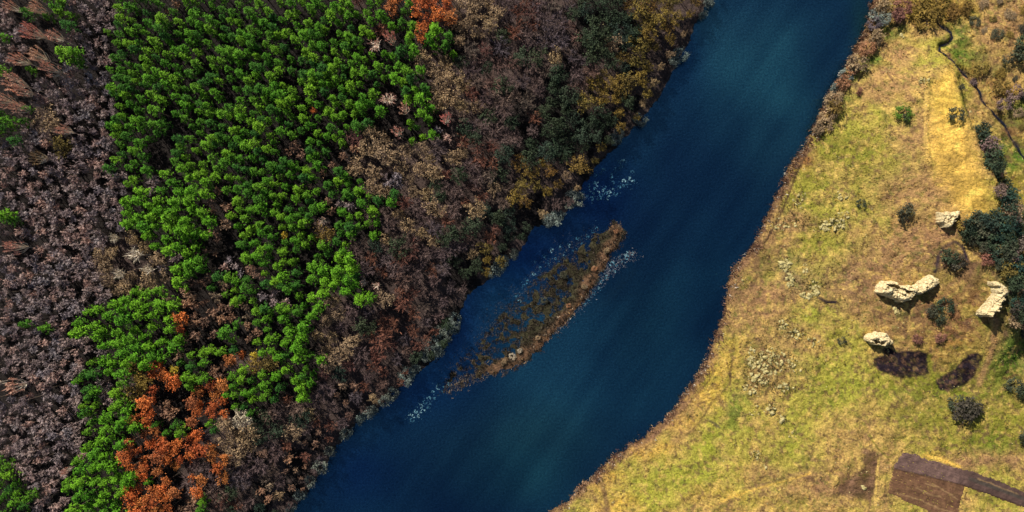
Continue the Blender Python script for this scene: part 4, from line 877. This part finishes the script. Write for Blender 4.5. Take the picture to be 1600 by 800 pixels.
# reed tail down river of the island, grey fringe on its outer side, dark shallows on its inner side
X, Y, u = along([(772,572),(748,585),(722,597),(702,610)], 420, 6); tufts('tail_reeds', X, Y, np.where(rng.uniform(0, 1, (len(X), 1)) < .4, C(.30, .2, .11), C(.10, .085, .06)), rng.uniform(.3, .9, len(X)), 'sparse tan reeds trailing off the lower end of the island', 'reeds', 5, .12, np.full(len(X), -.1), .9)
X, Y, u = along([(994,396),(968,408),(945,428),(925,450),(910,468),(880,498),(858,520)], 900, 5.5); ok_ = ~inside(ISLE, X, Y); X, Y = X[ok_], Y[ok_]
tufts('grey_reeds', X, Y, np.where(rng.uniform(0, 1, (len(X), 1)) < .3, C(.36, .33, .34), C(.13, .13, .15)), rng.uniform(.3, .8, len(X)), 'grey drowned reeds along the outer side of the island', 'reeds', 5, .13, np.full(len(X), -.12), .9)
X, Y, u = along([(930,375),(890,405),(850,440),(810,480),(780,520),(750,560),(720,590)], 3600, 13); X -= 8; Y -= 4; ok_ = ~inside(ISLE, X, Y) & inside(RIVER, X, Y); X, Y = X[ok_], Y[ok_]
tufts('drowned_brush', X, Y, C(.06, .055, .045) * rng.uniform(.5, 1.9, (len(X), 1)), rng.uniform(.35, .9, len(X)), 'dark half drowned brush on the channel side of the island', 'brush', 4, .16, rng.uniform(-.6, -.15, len(X)), .9)

# ------------------------------------------------------------------ blue water weed, each clump a ragged ring of leaves
weed = []
for v in range(5):
    R = random.Random(v + 50); g = Geo(); a0 = R.uniform(0, 6)
    for k in range(34):
        a = a0 + R.uniform(0, 4.4); r_ = R.uniform(.35, .6); g.leaf((math.cos(a) * r_, math.sin(a) * r_ * .8, R.uniform(.01, .06)), R.uniform(.14, .32), R, R.random(), 1.2)
    weed.append(g.mesh('water_weed', M_WEED))
WP = [(963,264),(970,260),(988,268),(990,284),(986,280),(974,290),(968,292),(958,285),(930,295),(935,300),(942,298),(947,302),(962,303),(958,296),(936,310),(930,274),(938,272),(922,298),(927,303),(945,293),(975,283),(952,300),(925,310),(918,305),(955,275),(966,253),(972,252),(933,288),(944,266),(920,290),(961,270),(980,287),(950,309),(928,285),(912,300),(939,305),
      (932,356),(926,362),(918,371),(908,380),(895,392),(880,398),(868,404),(856,412),(844,418),(834,428),(850,400),(862,392),(876,386),(824,440),(836,408),(818,446),(812,470),(806,462),(890,384),(902,372),
      (676,612),(684,606),(690,612),(670,622),(664,628),(672,630),(658,634),(650,642),(646,650),(644,656),(654,650),(660,642),(680,622),(695,604),(686,600),(702,600),(640,648),(668,638),
      (988,396),(980,402),(972,410),(962,414),(953,424),(948,432),(940,440),(960,424),(968,402),(944,424),(956,412),(935,450),(928,458),(920,468),(912,476),(978,396)]
wg = lambda k: 0 if k < 36 else 1 if k < 56 else 2 if k < 74 else 3
wr = [sum(1 for j in range(len(WP)) if wg(j) == wg(k) and (WP[j][0], j) < (WP[k][0], k)) for k in range(len(WP))]
for k, (x, y) in enumerate(WP):
    where, grp = (('off the large golden bank tree', 'blue weed off the forest bank') if k < 36 else ('in the dark channel beside the island', 'faint weed in the side channel') if k < 56 else
                  ('trailing from the lower tip of the island', 'weed at the island tail') if k < 74 else ('along the outer upper side of the island', 'weed on the outer side of the island'))
    o = obj('water_weed', weed[k % 5], label=f'pale blue weed clump, {NUM[wr[k]] if wr[k] < 20 else str(wr[k] + 1) + "th"} from the left {where}', category='water weed', group=grp)
    s = random.uniform(.8, 1.7) * (.8 if 36 <= k < 56 else 1); o.location = world(x, y, .03); o.scale = (s, s, s); o.rotation_euler = (0, 0, random.uniform(0, 6))

wx_ = np.repeat([p[0] for p in WP], 9) + rng.normal(0, 4.5, len(WP) * 9); wy_ = np.repeat([p[1] for p in WP], 9) + rng.normal(0, 4.5, len(WP) * 9)
tufts('weed_scraps', wx_, wy_, C(.05, .13, .18) * rng.uniform(.5, 2.2, (len(wx_), 1)), rng.uniform(.12, .4, len(wx_)), 'tiny blue scraps of weed drifting between the larger clumps', 'water weed', 4, .2, np.full(len(wx_), 0.0), 1.0)

# ------------------------------------------------------------------ rocks
def rock_mesh(seed, mat, sub=2):
    import bmesh
    R = random.Random(seed); bm = bmesh.new(); bmesh.ops.create_icosphere(bm, subdivisions=sub, radius=1)
    planes = [(Vector((R.gauss(0, 1), R.gauss(0, 1), R.gauss(.3, 1))).normalized(), R.uniform(.45, .85)) for _ in range(9)]
    for v in bm.verts:
        for nrm, d in planes:
            q = v.co.dot(nrm)
            if q > d: v.co -= nrm * (q - d)
        v.co *= R.uniform(.93, 1.07); v.co.z *= .75
    me = bpy.data.meshes.new('boulder'); bm.to_mesh(me); bm.free(); me.materials.append(mat); return me
ROCKS = [rock_mesh(s, M_ROCK, 1 if s > 2 else 2) for s in range(8)]
RC = [ # observed px: centre, spread, count, size range (m), where
 (1303,350,16,10,24,(.5,1.3),'in the white scatter left of the round olive bush'),(1290,355,8,6,8,(.9,1.5),'among the largest stones of the white rock scatter'),(1318,336,8,8,8,(.5,1.0),'at the upper end of the white rock scatter'),
 (1318,305,10,8,10,(.4,.8),'in the small scatter above the white rocks'),(1252,312,12,12,12,(.4,.9),'in the sparse stones near the bank track'),(1222,350,14,9,12,(.5,1.1),'near the bank track low down'),(1243,351,3,3,2,(1.0,1.5),'beside the bank track, larger than its neighbours'),
 (1226,415,8,9,20,(.7,1.6),'in the upper left rock band'),(1234,438,5,9,14,(.7,1.5),'in the lower tail of the left rock band'),(1259,420,4,9,10,(.5,1.1),'in the narrow row right of the left rock band'),(1274,450,8,10,20,(.6,1.4),'in the grey rock group above the dark cleft'),(1262,462,12,4,9,(.8,1.5),'on the ledge left of the dark cleft'),
 (1222,508,12,7,14,(.4,.9),'in the stone row below the pink slope'),(1240,522,14,8,14,(.5,1.0),'in the middle stone row'),(1272,535,16,7,9,(.5,.9),'in the short stones right of the middle row'),
 (1175,560,6,16,18,(.5,1.2),'on the left rim of the main rock field'),(1205,565,24,20,56,(.5,1.3),'in the thick of the main rock field'),(1240,572,12,14,16,(.4,1.0),'on the right side of the main rock field'),(1190,590,20,8,22,(.6,1.4),'in the lower part of the main rock field'),(1172,608,14,8,10,(.6,1.1),'lower left of the main rock field'),
 (1225,606,14,5,10,(.6,1.2),'lower right of the main rock field'),(1206,636,5,8,7,(.8,1.4),'in the short chain leading down from the rock field'),(1221,655,6,8,6,(1.0,1.7),'in the cluster of big pale stones below the rock field'),(1184,645,10,10,8,(.5,.9),'left of the short chain below the rock field'),
 (1240,676,10,8,6,(.4,.8),'right below the big pale stones'),(1180,712,9,7,9,(.5,1.0),'in the isolated group on the lower meadow'),(1196,722,6,8,6,(.4,.7),'right of the isolated lower meadow group'),
 (1445,126,8,6,10,(.5,1.1),'in the group atop the ridge near the stream bend'),(1414,56,7,3,5,(.7,1.3),'in the bright row beside the green hollow at top'),(1385,108,8,5,6,(.3,.7),'near the top bank track'),(1512,172,8,8,8,(.4,.8),'east of the ridge near the stream'),
 (1280,225,60,50,12,(.3,.6),'strewn on the open upper meadow'),(1140,445,20,30,8,(.3,.7),'on the pink slope by the bank'),(1348,762,5,5,3,(.9,1.5),'on the dark brown patch left of the ploughed plot'),(1548,592,30,40,5,(.3,.6),'on the green slope at right'),(1545,390,15,6,6,(.5,1.0),'white among the bushes above the curved wall'),
 (1400,485,5,4,4,(.6,1.1),'between the oval ruin and the joined walls'),(1520,505,8,5,4,(.3,.7),'in the castle yard')]
rl = []
for cx0, cy0, sx, sy, cnt, (lo, hi), where in RC:
    for k in range(int(cnt * 1.6) if cnt > 8 else cnt):
        a = random.uniform(0, 2 * PI); r_ = math.sqrt(random.random()) * 1.1; rl.append((cx0 + math.cos(a) * r_ * sx, cy0 + math.sin(a) * r_ * sy, random.uniform(lo, hi) * random.choice([.45, .55, .7, .85]), where))
mxr, myr = ground_m([r_[0] for r_ in rl], [r_[1] for r_ in rl]); zr = height(mxr, myr)
order = sorted(range(len(rl)), key=lambda i: -rl[i][2]); rest = order[300:]; seen = {}
for q_, i in enumerate(order[:300]):
    s = rl[i][2]; o = obj('boulder', ROCKS[i % 8], label=(f"pale rock {(['largest'] + [n_ + ' largest' for n_ in NUM[1:]])[seen[rl[i][3]]]} {rl[i][3]}" if seen.setdefault(rl[i][3], -1) + 1 < 20 and not seen.update({rl[i][3]: seen[rl[i][3]] + 1}) else f"one of the smaller pale rocks {rl[i][3]}"), category='rock', group='rocks ' + rl[i][3])
    o.location = world(mxr[i], myr[i], zr[i] + .02); o.rotation_euler = (random.uniform(-.2, .2), random.uniform(-.2, .2), random.uniform(0, 6)); o.scale = (s * random.uniform(.9, 1.5), s, s * random.uniform(.6, 1.05))
V_, F_, off = [], [], 0
cache = []
for me in ROCKS[3:]:
    v = np.empty(len(me.vertices) * 3, np.float32); me.vertices.foreach_get('co', v); f = np.array([p.vertices[:] for p in me.polygons], np.int32); cache.append((v.reshape(-1, 3), f))
pts = [(mxr[i], myr[i], rl[i][2] * .8) for i in rest]
for (qx, qy, sx, sy, n_) in ((1412,474,30,6,46),(1378,545,20,5,26),(1550,480,10,22,26),(1480,352,14,8,18),(1455,462,16,6,20),(1403,487,6,6,14),(1408,440,26,4,14)):
    a_, b_ = ground_m(qx + rng.normal(0, sx * .6, n_), qy + rng.normal(0, sy * .6, n_)); pts += [(p_, q_, random.uniform(.12, .36)) for p_, q_ in zip(a_.tolist(), b_.tolist())]
X = rng.uniform(1120, 1590, 700); Y = rng.uniform(60, 790, 700); kp = (fbm(X, Y, 45, 401) > .5) & ~inside(RIVER, X, Y) & (seg_dist(RIGHT, X, Y)[0] > 8) & ~inside(FIELD, X, Y)
pts += [(x, y, random.uniform(.12, .3)) for x, y in zip(X[kp], Y[kp])]
pz = height(np.array([p[0] for p in pts]), np.array([p[1] for p in pts]))
for (x, y, s), z in zip(pts, pz):
    v, f = random.choice(cache); a = random.uniform(0, 6); c_, s_ = math.cos(a), math.sin(a); o = np.empty_like(v); wx_, wy_, _ = world(x, y)
    o[:, 0] = (v[:, 0] * c_ - v[:, 1] * s_) * s + wx_; o[:, 1] = (v[:, 0] * s_ + v[:, 1] * c_) * s * 1.2 + wy_; o[:, 2] = v[:, 2] * s + z; V_.append(o); F_.append(f + off); off += len(v)
obj('loose_stones', mesh_np('loose_stones', np.concatenate(V_), np.concatenate(F_), M_ROCK), kind='stuff', label='small pale stones strewn over the meadow', category='stones')

# ------------------------------------------------------------------ castle ruins
def ruin(label, top_px, ht, notch=(), name='ruined_wall'):
    import bmesh
    cx0 = sum(p[0] for p in top_px) / len(top_px); cy0 = sum(p[1] for p in top_px) / len(top_px)
    zg_ = 12.
    for _ in range(5):
        f = (H - zg_ - ht) / H; zg_ = h1(800 + (cx0 - 800) * f, 400 + (cy0 - 400) * f)
    T = to_hill(top_px, zg_ + ht); bx0, by0, _ = world(*to_hill([(cx0, cy0)], zg_ + ht)[0])
    NT = [to_hill(nn, zg_ + ht) for nn in notch]
    e_ = bpy.data.objects.new(name, None); COL.objects.link(e_); e_.location = (bx0, by0, zg_); e_['label'] = label; e_['category'] = 'castle ruin'
    xs_ = np.arange(min(p[0] for p in T) - 3, max(p[0] for p in T) + 3, .8); ys_ = np.arange(min(p[1] for p in T) - 3, max(p[1] for p in T) + 3, .8)
    A, B = np.meshgrid(xs_, ys_); a, b_ = A.ravel(), B.ravel(); ja = a + (fbm(a, b_, 5, 3) - .5) * 5.5; jb = b_ + (fbm(a, b_, 5, 13) - .5) * 5.5
    d = seg_dist(T + T[:1], ja, jb)[0]; d = np.where(inside(T, ja, jb), d, -d)
    prof = sstep(-1.6, .5, d) * (.80 + .2 * sstep(.5, 4, d)); z = ht * prof * (.72 + .5 * fbm(a, b_, 7, int(cx0)))
    z = z + (fbm(a, b_, 4, 5, 2) - .5) * 2.4 * sstep(0, 1, prof); z = np.where((vnoise(a / 2.6, b_ / 2.6, 33) > .86) & (d > 1), z * .45, z)
    for nn in NT: z = np.where(seg_dist(nn, ja, jb)[0] < 2.0, z * .3, z)
    z = np.where(d < -1.6, -2.5, z)
    V = np.stack([(a - 800) * PX - bx0, (400 - b_) * PX - by0, z], 1); F = sheet_faces(len(xs_), len(ys_)); F = F[(d > -2.6)[F].any(1)]
    used, inv = np.unique(F, return_inverse=True); obj('wall', mesh_np('wall', V[used], inv.reshape(F.shape), M_RUIN), e_)
    idx = [i for i in range(len(a)) if d[i] > 1 and z[i] > ht * .55]; random.shuffle(idx)
    for i in idx[:max(8, int(len(idx) / 40))]:
        o = obj('stone', RUINST[i % 4], e_); s = random.uniform(.3, .62); o.location = (V[i][0], V[i][1], V[i][2] + .05); o.scale = (s * 1.3, s, s * .8); o.rotation_euler = (random.uniform(-.3, .3), random.uniform(-.3, .3), random.uniform(0, 6))
RUINST = [rock_mesh(100 + s, M_RUIN, 1) for s in range(4)]
ruin('long pale ruined castle wall with a dark cleft along its top', [(1380,450),(1387,441),(1400,440),(1410,445),(1425,449),(1436,447),(1442,451),(1439,457),(1430,462),(1426,471),(1410,471),(1400,465),(1386,461),(1380,457)], 4.4, [[(1389,445),(1400,447),(1410,451)], [(1414,452),(1420,457),(1426,456)], [(1402,452),(1403,454)]])
ruin('blunt pale ruined block joined to the right end of the long castle wall', [(1440,458),(1442,448),(1447,441),(1454,435),(1460,431),(1471,437),(1471,444),(1462,451),(1452,455),(1445,460)], 4)
ruin('oval pale ruin standing alone above the left dark patch', [(1360,530),(1366,524),(1375,521),(1386,522),(1392,527),(1398,534),(1396,538),(1382,541),(1370,538),(1361,534)], 4, [[(1368,533),(1380,537)]])
ruin('curved pale ruined wall near the right edge beside dark bushes', [(1555,441),(1565,441),(1572,448),(1577,459),(1576,466),(1569,475),(1560,490),(1552,496),(1548,492),(1554,479),(1560,467),(1562,460),(1560,450),(1555,446)], 4)
ruin('small white triangular ruin at the south end of the yellow ridge', [(1475,332),(1482,332),(1494,331),(1504,330),(1502,336),(1496,341),(1494,347),(1489,355),(1482,354),(1480,350),(1475,345)], 2.8)
